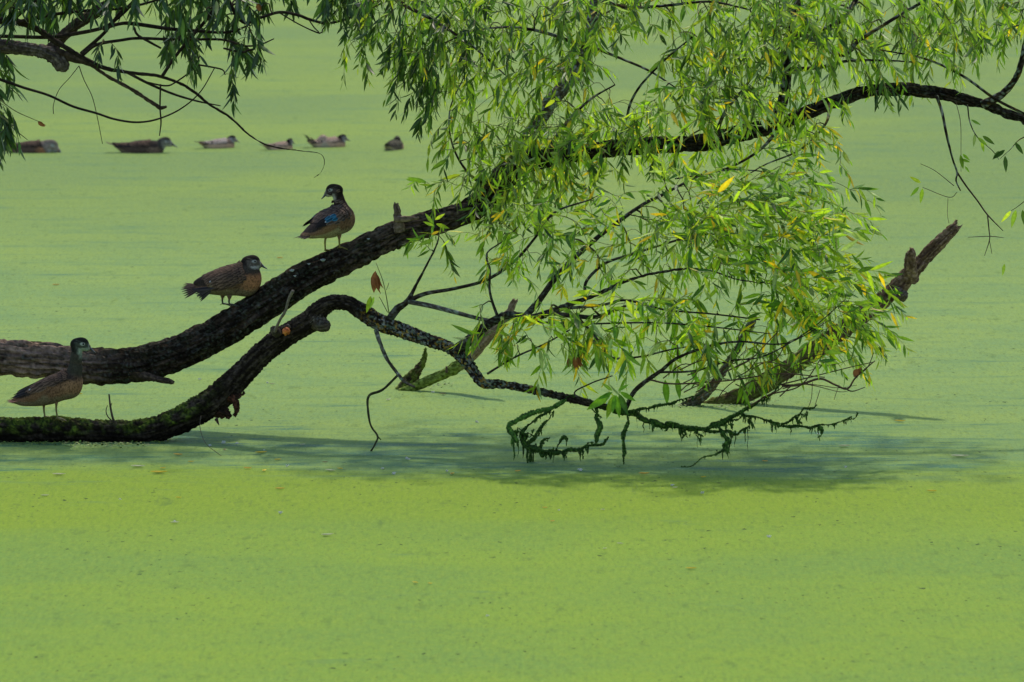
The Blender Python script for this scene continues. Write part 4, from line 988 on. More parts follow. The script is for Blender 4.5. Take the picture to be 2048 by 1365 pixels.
LB([(268, 55, 5), (275, 70, 5), (300, 85, 5), (322, 97, 4)], Y=29.3)
LB([(395, 130, 4), (420, 134, 3.4), (445, 140, 3), (450, 150, 2)], Y=29.26)
LB([(-60, 150, 4), (0, 200, 2.4), (30, 222, 2), (60, 236, 1.6), (84, 246, 1)], Y=29.15, cols=dict(base=(0.14, 0.15, 0.05), light=(0.2, 0.2, 0.08)))
LB([(-80, 190, 5), (0, 232, 3), (30, 260, 2.2), (55, 280, 1.4)], Y=29.15, cols=dict(base=(0.12, 0.13, 0.05), light=(0.2, 0.2, 0.08)))
sB = {}
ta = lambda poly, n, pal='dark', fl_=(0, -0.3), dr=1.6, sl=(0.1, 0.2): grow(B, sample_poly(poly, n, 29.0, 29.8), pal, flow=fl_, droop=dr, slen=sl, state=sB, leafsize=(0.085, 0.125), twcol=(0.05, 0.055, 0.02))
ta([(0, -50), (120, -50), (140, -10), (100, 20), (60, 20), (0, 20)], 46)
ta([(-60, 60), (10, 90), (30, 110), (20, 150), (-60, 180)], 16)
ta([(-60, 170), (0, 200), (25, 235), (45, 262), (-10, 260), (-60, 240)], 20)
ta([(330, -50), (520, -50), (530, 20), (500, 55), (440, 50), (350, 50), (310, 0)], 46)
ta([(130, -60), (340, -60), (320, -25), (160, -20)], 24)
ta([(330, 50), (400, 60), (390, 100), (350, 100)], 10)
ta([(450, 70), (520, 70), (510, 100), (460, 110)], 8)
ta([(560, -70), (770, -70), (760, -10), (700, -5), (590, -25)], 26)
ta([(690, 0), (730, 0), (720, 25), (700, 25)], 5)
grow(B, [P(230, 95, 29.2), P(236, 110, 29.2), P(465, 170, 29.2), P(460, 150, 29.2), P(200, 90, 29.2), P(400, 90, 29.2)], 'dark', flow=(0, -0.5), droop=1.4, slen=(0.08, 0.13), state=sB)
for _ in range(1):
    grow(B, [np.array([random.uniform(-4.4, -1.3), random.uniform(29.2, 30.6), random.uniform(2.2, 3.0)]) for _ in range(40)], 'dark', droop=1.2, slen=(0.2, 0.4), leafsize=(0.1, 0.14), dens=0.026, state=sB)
for l in B: finish_limb(l, treeB, M_leaf_shaded)
brown_leaf([(76, 243, 88, 256, 0.5)], 29.15, treeB)
brown_leaf([(516, 8, 518, 24, 0.7)], 29.2, treeB)

# ------------------------------------------------------------------ ducks: one continuous skin grown around a body plan
def rotm(yaw, pitch, roll=0.0):
    cy, sy = math.cos(yaw), math.sin(yaw); cp, sp_ = math.cos(pitch), math.sin(pitch); cr, sr = math.cos(roll), math.sin(roll)
    Rz = np.array([[cy, -sy, 0], [sy, cy, 0], [0, 0, 1]]); Ry = np.array([[cp, 0, -sp_], [0, 1, 0], [sp_, 0, cp]]); Rx = np.array([[1, 0, 0], [0, cr, -sr], [0, sr, cr]])
    return Rz@Ry@Rx      # columns: forward, left, up
def sd_ell(p, c, r, R):
    q = (p-c)@R
    k0 = np.linalg.norm(q/r, axis=-1); k1 = np.linalg.norm(q/(np.asarray(r)**2), axis=-1)
    return k0*(k0-1)/(k1+1e-9)
def sd_cone(p, a, b, ra, rb):
    a = np.asarray(a); b = np.asarray(b); ab = b-a
    t = np.clip(((p-a)@ab)/(ab@ab), 0, 1)
    return np.linalg.norm(p-a-t[..., None]*ab, axis=-1) - (ra+(rb-ra)*t)
def sdf(prims, p):
    d = None
    for pr in prims:
        k = pr[-1]
        v = sd_ell(p, *pr[1:-1]) if pr[0] == 'e' else sd_cone(p, *pr[1:-1])
        if d is None: d = v
        else:
            h = np.clip(0.5+0.5*(d-v)/k, 0, 1)
            d = d*(1-h)+v*h - k*h*(1-h)
    return d
def sgrad(prims, p, e=0.0008):
    g = np.stack([sdf(prims, p+np.eye(3)[i]*e)-sdf(prims, p-np.eye(3)[i]*e) for i in range(3)], -1)
    return g/(np.linalg.norm(g, axis=-1, keepdims=True)+1e-12)
def surface_nets(prims, lo, hi, h):
    ax = [np.arange(lo[i], hi[i]+h, h) for i in range(3)]
    X = np.stack(np.meshgrid(*ax, indexing='ij'), -1)
    D = sdf(prims, X); S = D < 0
    n = D.shape
    cell = np.zeros((n[0]-1, n[1]-1, n[2]-1), int)
    for a in (0, 1):
        for b in (0, 1):
            for c in (0, 1): cell += S[a:n[0]-1+a, b:n[1]-1+b, c:n[2]-1+c]
    act = (cell > 0) & (cell < 8)
    idx = -np.ones(act.shape, int); idx[act] = np.arange(act.sum())
    I = np.argwhere(act)
    acc = np.zeros((len(I), 3)); cnt = np.zeros(len(I))
    corners = [(a, b, c) for a in (0, 1) for b in (0, 1) for c in (0, 1)]
    for i, c0 in enumerate(corners):
        for c1 in corners[i+1:]:
            if sum(abs(x-y) for x, y in zip(c0, c1)) != 1: continue
            A = I+np.array(c0); B_ = I+np.array(c1)
            da = D[A[:, 0], A[:, 1], A[:, 2]]; db = D[B_[:, 0], B_[:, 1], B_[:, 2]]
            m = (da < 0) != (db < 0)
            t = np.where(m, da/(da-db+1e-15), 0)[:, None]
            acc += np.where(m[:, None], A+(B_-A)*t, 0); cnt += m
    V = np.array(lo)+h*acc/cnt[:, None]
    F = []
    for d in range(3):
        o = [0, 0, 0]; o[d] = 1; u, v = [k for k in range(3) if k != d]
        sl0 = tuple(slice(0, n[k]-1) if k == d else slice(1, n[k]-1) for k in range(3))
        sl1 = tuple(slice(1, n[k]) if k == d else slice(1, n[k]-1) for k in range(3))
        s0 = S[sl0]; s1 = S[sl1]
        E = np.argwhere(s0 != s1); fl = s0[tuple(E.T)]
        base = E.copy(); base[:, u] += 1; base[:, v] += 1
        def cid(du, dv):
            q = base.copy(); q[:, u] -= du; q[:, v] -= dv; return idx[tuple(q.T)]
        Q = np.stack([cid(1, 1), cid(0, 1), cid(0, 0), cid(1, 0)], -1)
        if d == 1: fl = ~fl
        Q = np.where(fl[:, None], Q, Q[:, ::-1])
        F.append(Q)
    F = np.vstack(F)
    for _ in range(2): # pull onto the surface
        g = sgrad(prims, V); V = V - g*sdf(prims, V)[:, None]*0.8
    return V, F

class Duck:
    def __init__(s, label, loc, heading, body, neck, head, hs=1.0, tail=None, wing=None, legs=None, scale=1.0, pal=None, group='ducks resting on the fallen willow', h=0.0036, name='duck', swim=False, bill_pitch=-0.38, billlen=0.044, throat=0.0):
        pal = dict(dict(crown=(0.022, 0.016, 0.013), cheek=(0.11, 0.09, 0.07), ring=(0.36, 0.35, 0.31), throat=(0.40, 0.38, 0.33), neck=(0.055, 0.045, 0.035), breast=(0.38, 0.17, 0.08), spot=(0.04, 0.022, 0.014),
                        flank=(0.14, 0.08, 0.048), belly=(0.19, 0.14, 0.09), back=(0.045, 0.032, 0.026), wing=(0.030, 0.020, 0.016), wing2=(0.095, 0.058, 0.038), spec=None, prim=(0.022, 0.018, 0.018), tailc=(0.05, 0.033, 0.025), bill=(0.045, 0.045, 0.045), leg=(0.13, 0.11, 0.03)), **(pal or {}))
        e = bpy.data.objects.new(name, None); COL.objects.link(e); e.location = (loc[0], loc[1], loc[2]-(0.012 if 'swimming' in group else 0)); e.rotation_euler = (0, 0, math.radians(heading)); e.scale = (scale,)*3
        e.empty_display_size = 0.1
        tag(e, label, 'duck', group)
        H = {'_e': e, '_o': (0, 0, 0)}; s.e = e
        (hx, hy, hz), hyaw, hpitch = head[0], math.radians(head[1]), math.radians(head[2])
        R = rotm(hyaw, hpitch); hc = np.array([hx, hy, hz])
        prims = []
        for (cx, cy_, cz, a, b, c, pit, k) in body:
            prims.append(('e', np.array([cx, cy_, cz]), np.array([a, b, c]), rotm(0, math.radians(pit)), k))
        nb = len(prims)
        for i in range(len(neck)-1):
            (x0, y0, z0, r0), (x1, y1, z1, r1) = neck[i], neck[i+1]
            prims.append(('c', (x0, y0, z0), (x1, y1, z1), r0, r1, 0.03 if i == 0 else 0.022))
        hp = lambda x, y, z: hc + R@(np.array([x, y, z])*hs)
        prims += [('e', hp(0, 0, 0), np.array([.036, .027, .030])*hs, R, 0.012),
                  ('e', hp(-.020, 0, -.006), np.array([.030, .0245, .029])*hs, R, 0.010),
                  ('e', hp(.026, 0, -.009), np.array([.026, .0185, .020])*hs, R@rotm(0, -.25), 0.010),
                  ('e', hp(.006, 0, .010), np.array([.030, .020, .022])*hs, R, 0.008)]
        pts = np.array([pr[1] for pr in prims]); allc = [np.array(pr[1]) for pr in prims] + [np.array(pr[2]) for pr in prims if pr[0] == 'c']
        ext = [(np.array(pr[1]), max(pr[2])) for pr in prims if pr[0] == 'e'] + [(np.array(pr[1]), pr[3]) for pr in prims if pr[0] == 'c']
        lo = np.min([c-r for c, r in ext], axis=0)-0.015; hi = np.max([c+r for c, r in ext], axis=0)+0.015
        V, F = surface_nets(prims, lo, hi, h)
        # ---- plumage by place on the body
        P_ = pal; nz = fbm(V*60, 3); nf = noise3(V*170)
        q = ((V-hc)@R)/hs
        inhead = np.linalg.norm(q-np.array([-.005, 0, -.003]), axis=1)
        front = max(c[0]+c[3] for c in body); bx0 = min(c[0]-c[3]*0.8 for c in body)
        u = (V[:, 0]-bx0)/(front-bx0)
        zt = np.interp(V[:, 0], sorted([c[0] for c in body]), [c[2] for c in sorted(body, key=lambda c: c[0])])
        ch = np.interp(V[:, 0], sorted([c[0] for c in body]), [c[5] for c in sorted(body, key=lambda c: c[0])])
        vz = (V[:, 2]-zt)/ch
        C = np.tile(np.array(P_['flank']), (len(V), 1))
        C = lerpc(C, P_['breast'], sst(0.62, 0.85, u+0.06*nz))
        C = lerpc(C, P_['belly'], sst(-0.35, -0.75, vz+0.2*nz))
        C = lerpc(C, P_['back'], sst(0.25, 0.6, vz+0.25*nz)*(1-0.35*sst(0.85, 1.0, u)))
        sp = sst(0.12, 0.4, noise3(V*np.array([120, 120, 90])+3))*sst(0.4, 0.6, u)
        C = lerpc(C, P_['spot'], sp*0.6)
        dn = np.min([np.linalg.norm(V-np.array(nk[:3]), axis=1)/(nk[3]*1.6) for nk in neck[1:]], axis=0) if len(neck) > 1 else np.full(len(V), 9.)
        C = lerpc(C, P_['neck'], 1-sst(0.75, 1.25, dn+0.12*nz))
        hm = 1-sst(0.046, 0.056, inhead+0.003*nz)
        hcol = np.tile(np.array(P_['cheek']), (len(V), 1))
        hcol = lerpc(hcol, P_['crown'], sst(0.006, 0.014, q[:, 2]-0.10*q[:, 0]+0.002*nz))
        hcol = lerpc(hcol, P_['crown'], sst(-0.018, -0.034, q[:, 0]+0.35*q[:, 2]))
        thr = sst(-0.014, -0.021, q[:, 2]-0.1*q[:, 0])*sst(-0.012, 0.004, q[:, 0])
        hcol = lerpc(hcol, P_['throat'], thr*0.9)
        ex, ez = 0.014, 0.0045
        dx = q[:, 0]-ex; dz = q[:, 2]-ez
        dxx = np.where(dx < 0, dx*0.52, dx)
        re = np.sqrt(dxx**2+dz**2)
        ring = (1-sst(0.0068, 0.0088, re))*(np.abs(q[:, 1]) > 0.010)
        hcol = lerpc(hcol, P_['ring'], ring*0.95)
        brow = (1-sst(0.0012, 0.003, np.abs(q[:, 2]-(0.0135-0.12*(q[:, 0])))))*sst(-.03, -.02, q[:, 0])*(1-sst(.0, .01, q[:, 0]))
        hcol = lerpc(hcol, P_['cheek'], brow*0.8)
        loral = (1-sst(0.003, 0.006, np.abs(q[:, 0]-0.043)))*0.5
        hcol = lerpc(hcol, P_['throat'], loral*(q[:, 2] > -0.02))
        C = C*(1-hm)[:, None]+hcol*hm[:, None]
        if throat > 0:  # pale front of the neck below the chin
            f = sst(0.0, 0.012, (V-hc)@R[:, 0]-0.0)*(1-sst(0.055, 0.085, hc[2]-V[:, 2]))*(V[:, 2] < hc[2]-0.015*hs)
            C = lerpc(C, P_['throat'], f*throat)
        C = C*(1+0.22*nf+0.15*nz)[:, None]
        make_obj('body', V, F, M_plume, H, np.clip(C, 0.004, 0.9))
        # ---- bill
        bl = Acc(); n = 12; a = np.linspace(0, 2*np.pi, n, endpoint=False); rings = []
        Rb = R@rotm(0, bill_pitch); o = hp(.036, 0, -.010)
        prof = [(0, .0125, .0105, 0), (.008, .0115, .0098, 0), (.018, .0085, .0085, -.0005), (.028, .0055, .0078, -.0012), (.037, .0038, .0074, -.001), (.042, .0028, .006, -.0012), (billlen, .0012, .003, -.002)]
        for (x, hh, ww, dz_) in prof:
            x *= billlen/0.044
            # flat below, rounded above
            zz = np.where(np.sin(a) > 0, np.sin(a)*hh, np.sin(a)*hh*0.55)
            rings.append(o + (np.stack([np.full(n, x), np.cos(a)*ww, zz+dz_], -1)*hs)@Rb.T)
        Vb = np.vstack(rings+[(o+Rb@np.array([billlen*1.01, 0, -.002])*hs)[None]]); Fb = []
        for i in range(len(prof)-1):
            for j in range(n): Fb.append((i*n+j, i*n+(j+1) % n, (i+1)*n+(j+1) % n, (i+1)*n+j))
        Fb += [((len(prof)-1)*n+j, (len(prof)-1)*n+(j+1) % n, len(Vb)-1) for j in range(n)]
        Cb = np.tile(np.array(P_['bill']), (len(Vb), 1)); tipm = np.linspace(0, 1, len(prof)).repeat(n); tipm = np.append(tipm, 1)
        Cb = Cb*(1.35-0.8*tipm)[:, None]
        bl.add(Vb, Fb, Cb); bl.build('bill', M_bill, H)
        # ---- eyes
        for sgn in (1, -1):
            dirv = R[:, 1]*sgn
            p0 = hp(ex, 0, ez)
            for t in np.linspace(0.03, 0.0, 200):
                pp = p0+dirv*t
                if sdf(prims, pp[None])[0] < 0: break
            ve = []; fe = []; rr = 0.0056*hs; m_, n_ = 8, 12
            for i in range(m_+1):
                th = math.pi*i/m_
                for j in range(n_):
                    ph = 2*math.pi*j/n_
                    ve.append(pp-dirv*rr*0.35 + rr*(R[:, 0]*math.sin(th)*math.cos(ph)+R[:, 2]*math.sin(th)*math.sin(ph)+dirv*math.cos(th)*0.8))
            for i in range(m_):
                for j in range(n_): fe.append((i*n_+j, i*n_+(j+1) % n_, (i+1)*n_+(j+1) % n_, (i+1)*n_+j))
            make_obj('eye', ve, fe, m_eye, H)
        # ---- folded wings: feathers laid over the skin, rear ones first
        def feather(acc, root, d, L, wd, col, drape=True, lift0=0.0008, lift1=0.003, edge=1.35, tipc=None, droopz=0.0):
            k = 6; pts = [root]; nn = []
            dd = d/np.linalg.norm(d); p = root.copy()
            for i in range(k):
                if drape:
                    g = sgrad(prims, p[None])[0]; dv = sdf(prims, p[None])[0]
                    dd = dd-g*np.dot(dd, g)*(1 if dv < 0.02 else 0); dd /= np.linalg.norm(dd)
                    nn.append(g)
                    p = p+dd*L/k
                    dv = sdf(prims, p[None])[0]
                    if dv < lift0: p = p + g*(lift0-dv)
                else:
                    nn.append(None); dd = dd+np.array([0, 0, -droopz/k]); dd /= np.linalg.norm(dd); p = p+dd*L/k
                pts.append(p.copy())
            nn.append(nn[-1])
            pts = np.array(pts); T = np.gradient(pts, axis=0); T /= np.linalg.norm(T, axis=1)[:, None]
            V_, C_f = [], []
            wp = [0.55, .85, 1.0, 1.0, .92, .66, .14]
            for i in range(k+1):
                f = i/k
                nrm = nn[i] if nn[i] is not None else fixn
                sd = np.cross(T[i], nrm); sd /= np.linalg.norm(sd)+1e-9
                up_ = np.cross(sd, T[i])
                lf = lift0+(lift1-lift0)*f
                w = wd*wp[i]*0.5
                c = np.array(col)*(0.85+0.3*f)
                if tipc is not None and f > 0.88: c = np.array(tipc)
                for j, sj in enumerate((-1, 0, 1)):
                    V_.append(pts[i]+up_*(lf-(0.25*w if sj else 0))+sd*w*sj)
                    C_f.append(c*((edge if edge > 1.4 else 2.7) if sj else 0.6))
            F_ = []
            for i in range(k):
                for j in (0, 1): F_.append((i*3+j, i*3+j+1, (i+1)*3+j+1, (i+1)*3+j))
            acc.addq(V_, F_, np.clip(np.array(C_f)*(1+0.12*rng.normal()), 0.004, 0.9))
        if wing:
            S0 = np.array(wing['s']); R0 = np.array(wing['r']); ax = (R0-S0); axn = ax/np.linalg.norm(ax); yv = np.array([0, 1.0, 0])
            upv = np.cross(axn, yv); upv = upv if upv[2] > 0 else -upv
            lowlim = wing.get('low', 100)
            for sgn in (1, -1):
                acc = Acc()
                def root_at(uu, phi):
                    c = S0+ax*uu; ph = math.radians(phi)
                    dr = upv*math.cos(ph)+yv*sgn*math.sin(ph)
                    lo_, hi_ = 0.0, 0.14
                    if sdf(prims, c[None])[0] > 0: return c
                    for _ in range(16):
                        m = (lo_+hi_)/2
                        if sdf(prims, (c+dr*m)[None])[0] < 0: lo_ = m
                        else: hi_ = m
                    return c+dr*(hi_+0.0005)
                tip = np.array(wing['tip'])*np.array([1, sgn, 1])
                # primaries and secondaries: long, from mid wing to the wing tip
                npz = wing.get('nprim', 7)
                for i in range(npz):
                    phi = lowlim-4-i*5
                    r = root_at(0.55+0.03*(i % 2), phi)
                    tgt = tip + np.array([0.006*i+rng.normal()*0.003, -sgn*0.002*i, wing.get('fan', 0.008)*(i-npz/2)])
                    fixn = np.array([0, sgn*0.8, 0.6])
                    pc = wing.get('pedge', 1.5)
                    feather(acc, r+np.array([0, sgn*0.003, 0]), tgt-r, np.linalg.norm(tgt-r), 0.017, P_['prim'], drape=False, lift0=0.002, lift1=0.001, edge=pc, tipc=wing.get('ptip') if i % 2 else None)
                rows = [(0.86, 0.045, .022), (0.74, 0.060, .022), (0.62, 0.062, .022), (0.50, 0.055, .021), (0.40, 0.042, .020), (0.30, 0.034, .018), (0.21, 0.028, .016), (0.12, 0.024, .015), (0.04, 0.02, .014)]
                for ri, (uu, L, wd) in enumerate(rows):
                    for phi in np.arange(4, lowlim+1, 13 if uu > 0.45 else 11):
                        ph = phi+rng.normal()*1.5+(6 if ri % 2 else 0)
                        if uu > 0.8 and ph > 62: continue
                        if uu > 0.7 and ph > 80: continue
                        r = root_at(uu+rng.normal()*0.01, ph)
                        col = np.array(P_['wing'])*(1-sst(10, 70, ph)*0.0)+0
                        mixf = 0.5+0.5*noise3(r*22+sgn*4+ri)
                        col = np.array(P_['wing'])*(1-mixf)+np.array(P_['wing2'])*mixf
                        tipc = None
                        if P_['spec'] is not None and 0.47 < uu < 0.8 and 52 < ph < 80: col = np.array(P_['spec']); 
                        if wing.get('white') and 0.6 < uu < 0.7 and 62 < ph < 80: tipc = wing['white']
                        sc_ = 0.85 if (P_['spec'] is not None and uu < 0.58 and ph > 35) else 1.0
                        d = axn*1.0+upv*(-0.10*math.sin(math.radians(ph)))
                        feather(acc, r, d, L*(0.9+0.2*rng.random())*sc_, wd, col, lift0=0.001+0.0006*ri, lift1=0.003+0.0005*ri, tipc=tipc)
                acc.build('wing', M_feather, H)
        if tail:
            acc = Acc(); r = np.array(tail['root']); t = np.array(tail['tip']); nT = tail.get('n', 9); sprd = tail.get('spread', 0.035)
            fixn = np.array(tail.get('nrm', (0.3, 0, 1.0)))
            for i in sorted(range(nT), key=lambda i: -abs(i-(nT-1)/2)):
                f = (i-(nT-1)/2)/((nT-1)/2)
                tt = t+np.array([abs(f)*tail.get('round', 0.02), f*sprd, tail.get('vspread', 0.0)*f-abs(f)*0.004])
                feather(acc, r+np.array([0, f*0.014, 0.002*(1-abs(f))]), tt-r, np.linalg.norm(tt-r), tail.get('w', 0.018), P_['tailc'], drape=False, lift0=0.001*(1-abs(f)), lift1=0.001*(1-abs(f)), edge=1.25)
            # coverts over and under the tail root
            for i in range(9):
                f = (i-4)/4
                feather(acc, r+np.array([0.03, f*0.02, 0.008*(1-f*f)]), (t-r)*0.55+np.array([0, f*0.012, 0.0]), np.linalg.norm(t-r)*0.5, 0.02, np.array(P_['wing2'])*0.9, drape=False, lift0=0.003, lift1=0.003)
                feather(acc, r+np.array([0.03, f*0.018, -0.014-0.004*(1-f*f)]), (t-r)*0.5+np.array([0, f*0.010, 0.006]), np.linalg.norm(t-r)*0.42, 0.02, np.array(P_['belly'])*0.55, drape=False, lift0=-0.001, lift1=-0.001)
            acc.build('tail', M_feather, H)
        if legs:
            for (top, mid, foot, fy) in legs:
                w = Acc()
                top = np.array(top); mid = np.array(mid); foot = np.array(foot)
                V_, F_, info = tube([[*(top+np.array([0, 0, .012])), .014], [*top, .0105], [*((top*0.6+mid*0.4)), .0062], [*mid, .0050], [*(mid*0.4+foot*0.6), .0043], [*(foot+np.array([0, 0, .006])), .0052]], 12, 0.004, 0.0)
                tcol = sst(0.02, 0.03, info['L'])
                C_g = lerpc(np.tile(np.array(P_['flank']), (len(V_), 1)), P_['leg'], tcol); w.add(V_, F_, C_g)
                lg = w.build('leg', M_leg, H)
                fo = Acc(); yaw = math.radians(fy); tips = []
                for da, L in ((-0.45, .040), (0, .046), (0.45, .040)):
                    d = np.array([math.cos(yaw+da), math.sin(yaw+da), 0])
                    m1 = foot+d*L*0.5+np.array([0, 0, .004]); m2 = foot+d*L+np.array([0, 0, -.004+legs[0][2][2]*0]); tips.append((m1, m2))
                    V_, F_, info = tube([[*(foot+np.array([0, 0, .006])), .0048], [*m1, .0034], [*m2, .0022], [*(m2+d*.006+np.array([0, 0, -.003])), .0008]], 8, 0.005)
                    fo.add(V_, F_, P_['leg'])
                d = -np.array([math.cos(yaw), math.sin(yaw), 0]); V_, F_, info = tube([[*(foot+np.array([0, 0, .008])), .003], [*(foot+d*.014+np.array([0, 0, .001])), .0012]], 6, 0.005); fo.add(V_, F_, P_['leg'])
                for i in (0, 1):
                    a0, a1 = tips[i], tips[i+1]; f0 = foot+np.array([0, 0, .005])
                    V_ = [f0, a0[0], a0[1], (a0[1]+a1[1])/2*0.93+f0*0.07, a1[1], a1[0]]; Vd = [v-np.array([0, 0, .0015]) for v in V_]
                    F_ = [(0, 1, 2, 3), (0, 3, 4, 5), (9, 8, 7, 6), (11, 10, 9, 6)]; fo.add(V_+Vd, F_, np.array(P_['leg'])*0.8)
                fo.build('foot', M_leg, sub(lg, H))

# duck crouching on the big trunk, seen from its right side
k = .00056*1.0
bz = lambda x, z: ((x-605)*k, (1240-z)*k)
def pt(x, z, y=0.0): a, c = bz(x, z); return (a, y, c)
def bd(x, z, a, b, c, pit, kk=0.03): X, Z = bz(x, z); return (X, 0, Z, a, b, c, pit, kk)
Duck('brown duck crouching with its neck drawn in, middle one on the leaning trunk', P(452, 611, 28.96), 4,
     [bd(670, 1015, .130, .070, .076, 9), bd(800, 1010, .072, .060, .085, -10), bd(520, 1045, .10, .052, .046, 14), bd(470, 990, .095, .040, .026, 17, 0.02), bd(420, 1075, .055, .034, .022, 14, 0.02), (bz(600, 1020)[0], .040, bz(600, 1020)[1], .10, .036, .05, 12, 0.012), (bz(600, 1020)[0], -.040, bz(600, 1020)[1], .10, .036, .05, 12, 0.012)],
     [(*pt(800, 960), .050), (*pt(815, 900), .040), (*pt(822, 862), .034)], (pt(842, 842), 0, -6), hs=1.08,
     tail=dict(root=pt(400, 1062), tip=pt(192, 1096), n=9, spread=0.04, vspread=0.034, w=0.013, nrm=(0.3, -0.8, 0.7)),
     wing=dict(s=pt(790, 960), r=pt(430, 1050), tip=(*[pt(290, 1150)[0], 0.035], pt(290, 1150)[2]), low=112, nprim=9, fan=-0.008, pedge=4.5, white=(0.6, 0.62, 0.62)),
     legs=[(pt(575, 1165, .02), pt(572, 1195, .02), pt(578, 1240, .022), 0), (pt(636, 1165, -.02), pt(632, 1200, -.022), pt(636, 1236, -.022), -10)],
     pal=dict(leg=(0.05, 0.05, 0.03)), group='ducks resting on the fallen willow')

# duck on the mossy log with its neck stretched
k = .000754
bz = lambda x, z: ((x-335)*k, (908-z)*k)
Duck('upright brown duck with a long stretched neck standing on the mossy log', P(101.5, 836, 28.38), -3,
     [bd(355, 722, .138, .068, .066, 20), bd(460, 690, .062, .052, .066, 35), bd(230, 765, .095, .048, .040, 20), bd(140, 785, .06, .030, .018, 12, 0.02), (bz(300, 715)[0], .036, bz(300, 715)[1], .105, .034, .045, 24, 0.012), (bz(300, 715)[0], -.036, bz(300, 715)[1], .105, .034, .045, 24, 0.012)],
     [(*pt(480, 650), .046), (*pt(503, 580), .031), (*pt(508, 510), .0255), (*pt(515, 455), .027)], (pt(540, 412), 0, -10), hs=1.05,
     tail=dict(root=pt(150, 780), tip=pt(38, 795), n=7, spread=0.03, w=0.024, round=0.012),
     wing=dict(s=pt(470, 640), r=pt(180, 745), tip=(pt(75, 752)[0], 0.02, pt(75, 752)[2]), low=86, nprim=6, fan=0.006, pedge=1.3, white=(0.62, 0.64, 0.64)),
     legs=[(pt(285, 822, .022), pt(286, 862, .022), pt(292, 912, .022), 10), (pt(378, 795, -.022), pt(376, 850, -.022), pt(385, 916, -.022), -20)],
     pal=dict(breast=(0.27, 0.145, 0.075), flank=(0.19, 0.10, 0.055), tailc=(0.22, 0.10, 0.06), cheek=(0.06, 0.065, 0.05), neck=(0.05, 0.045, 0.032), crown=(0.018, 0.018, 0.014), throat=(0.28, 0.32, 0.25), leg=(0.16, 0.13, 0.035), bill=(0.02, 0.022, 0.02), ring=(0.38, 0.40, 0.33)), throat=0.55, bill_pitch=-0.42)

# duck seen from behind, head turned back over its shoulder
Duck('brown duck with blue wing patches looking back to the left, highest on the trunk', P(662, 499, 28.95), 44,
     [(.015, 0, .135, .118, .070, .072, 16, .03), (.085, 0, .150, .062, .055, .068, 20, .03), (-.085, 0, .108, .085, .050, .042, 14, .03), (-.15, 0, .09, .055, .032, .018, 10, .02), (-.01, .040, .145, .095, .036, .046, 16, .012), (-.01, -.040, .145, .095, .036, .046, 16, .012)],
     [(.075, 0, .180, .043), (.072, .006, .222, .027), (.062, .010, .262, .0225), (.055, .014, .282, .024)], ((.040, .024, .300), 128, -14), hs=0.98,
     tail=dict(root=(-.15, 0, .092), tip=(-.245, 0, .072), n=7, spread=0.026, w=0.022, round=0.02),
     wing=dict(s=(.085, 0, .165), r=(-.10, 0, .130), tip=(-.155, .045, .138), low=84, nprim=6, fan=0.005, pedge=1.5, white=(0.55, 0.6, 0.6)),
     legs=[((-.012, .026, .065), (-.016, .028, .035), (-.012, .030, -.010), 20), ((.035, -.024, .065), (.034, -.026, .035), (.036, -.026, .004), -30)],
     pal=dict(spec=(0.018, 0.075, 0.12), wing=(0.035, 0.028, 0.028), wing2=(0.11, 0.072, 0.05), back=(0.05, 0.036, 0.03), flank=(0.22, 0.12, 0.07), breast=(0.25, 0.14, 0.08), belly=(0.34, 0.27, 0.17), neck=(0.045, 0.028, 0.022), cheek=(0.06, 0.045, 0.04), leg=(0.20, 0.17, 0.03)), bill_pitch=-0.5)

# ducks swimming far behind
def swimmer(label, px, py, heading, scale=1.0, headpos=(.115, 0, .095), hyaw=0, hpitch=-4, tailtip=(-.26, 0, .085), pal=None, necklow=False, hs=1.0, extra=()):
    x, y, z = headpos
    neck = [(.085, 0, .050, .040), ((.085+x)/2+.004, y*0.4, (z+.03)/2, .030), (x-.012, y*0.8, z-.012, .024)]
    Duck(label, W(px, py), heading, [(.0, 0, .028, .140, .072, .062, 2, .03), (.085, 0, .030, .065, .056, .052, 0, .03), (-.11, 0, .040, .075, .042, .032, -18, .03), (-.165, 0, .058, .05, .028, .016, -24, .02)]+list(extra),
         neck, (headpos, hyaw, hpitch), hs=hs, tail=dict(root=(-.165, 0, .056), tip=tailtip, n=7, spread=.028, w=.018), wing=dict(s=(.07, 0, .045), r=(-.13, 0, .055), tip=(-.19, .03, .062), low=78, nprim=5, fan=.004),
         scale=scale, pal=pal, billlen=0.048, group='ducks swimming in a line behind the trees', h=0.0045)
lt_ = dict(breast=(0.55, 0.33, 0.20), flank=(0.52, 0.33, 0.22), back=(0.14, 0.10, 0.075), wing=(0.22, 0.15, 0.11), wing2=(0.32, 0.22, 0.16), belly=(0.40, 0.32, 0.22), neck=(0.12, 0.09, 0.07), cheek=(0.20, 0.17, 0.15), tailc=(0.06, 0.055, 0.04))
swimmer('brown swimming duck with a large pale grey head, partly behind the hanging leaves', 62, 305, 0, 1.1, headpos=(.150, 0, .062), hpitch=-18, hs=1.45, pal=dict(cheek=(0.26, 0.20, 0.155), crown=(0.18, 0.14, 0.11), flank=(0.12, 0.075, 0.055)))
swimmer('dark swimming duck with a tall tail and upright grey head, below the hanging bare twig', 283, 305.5, 0, 1.17, headpos=(.168, 0, .086), tailtip=(-.262, 0, .085), hs=1.12, pal=dict(cheek=(0.18, 0.16, 0.13), crown=(0.05, 0.045, 0.035), flank=(0.09, 0.06, 0.045), breast=(0.2, 0.13, 0.09)))
swimmer('pale brown swimming duck with its neck upright and whitish back', 438, 296, 28, 0.90, headpos=(.135, 0, .093), hyaw=-50, pal=dict(lt_, wing2=(0.36, 0.30, 0.26)))
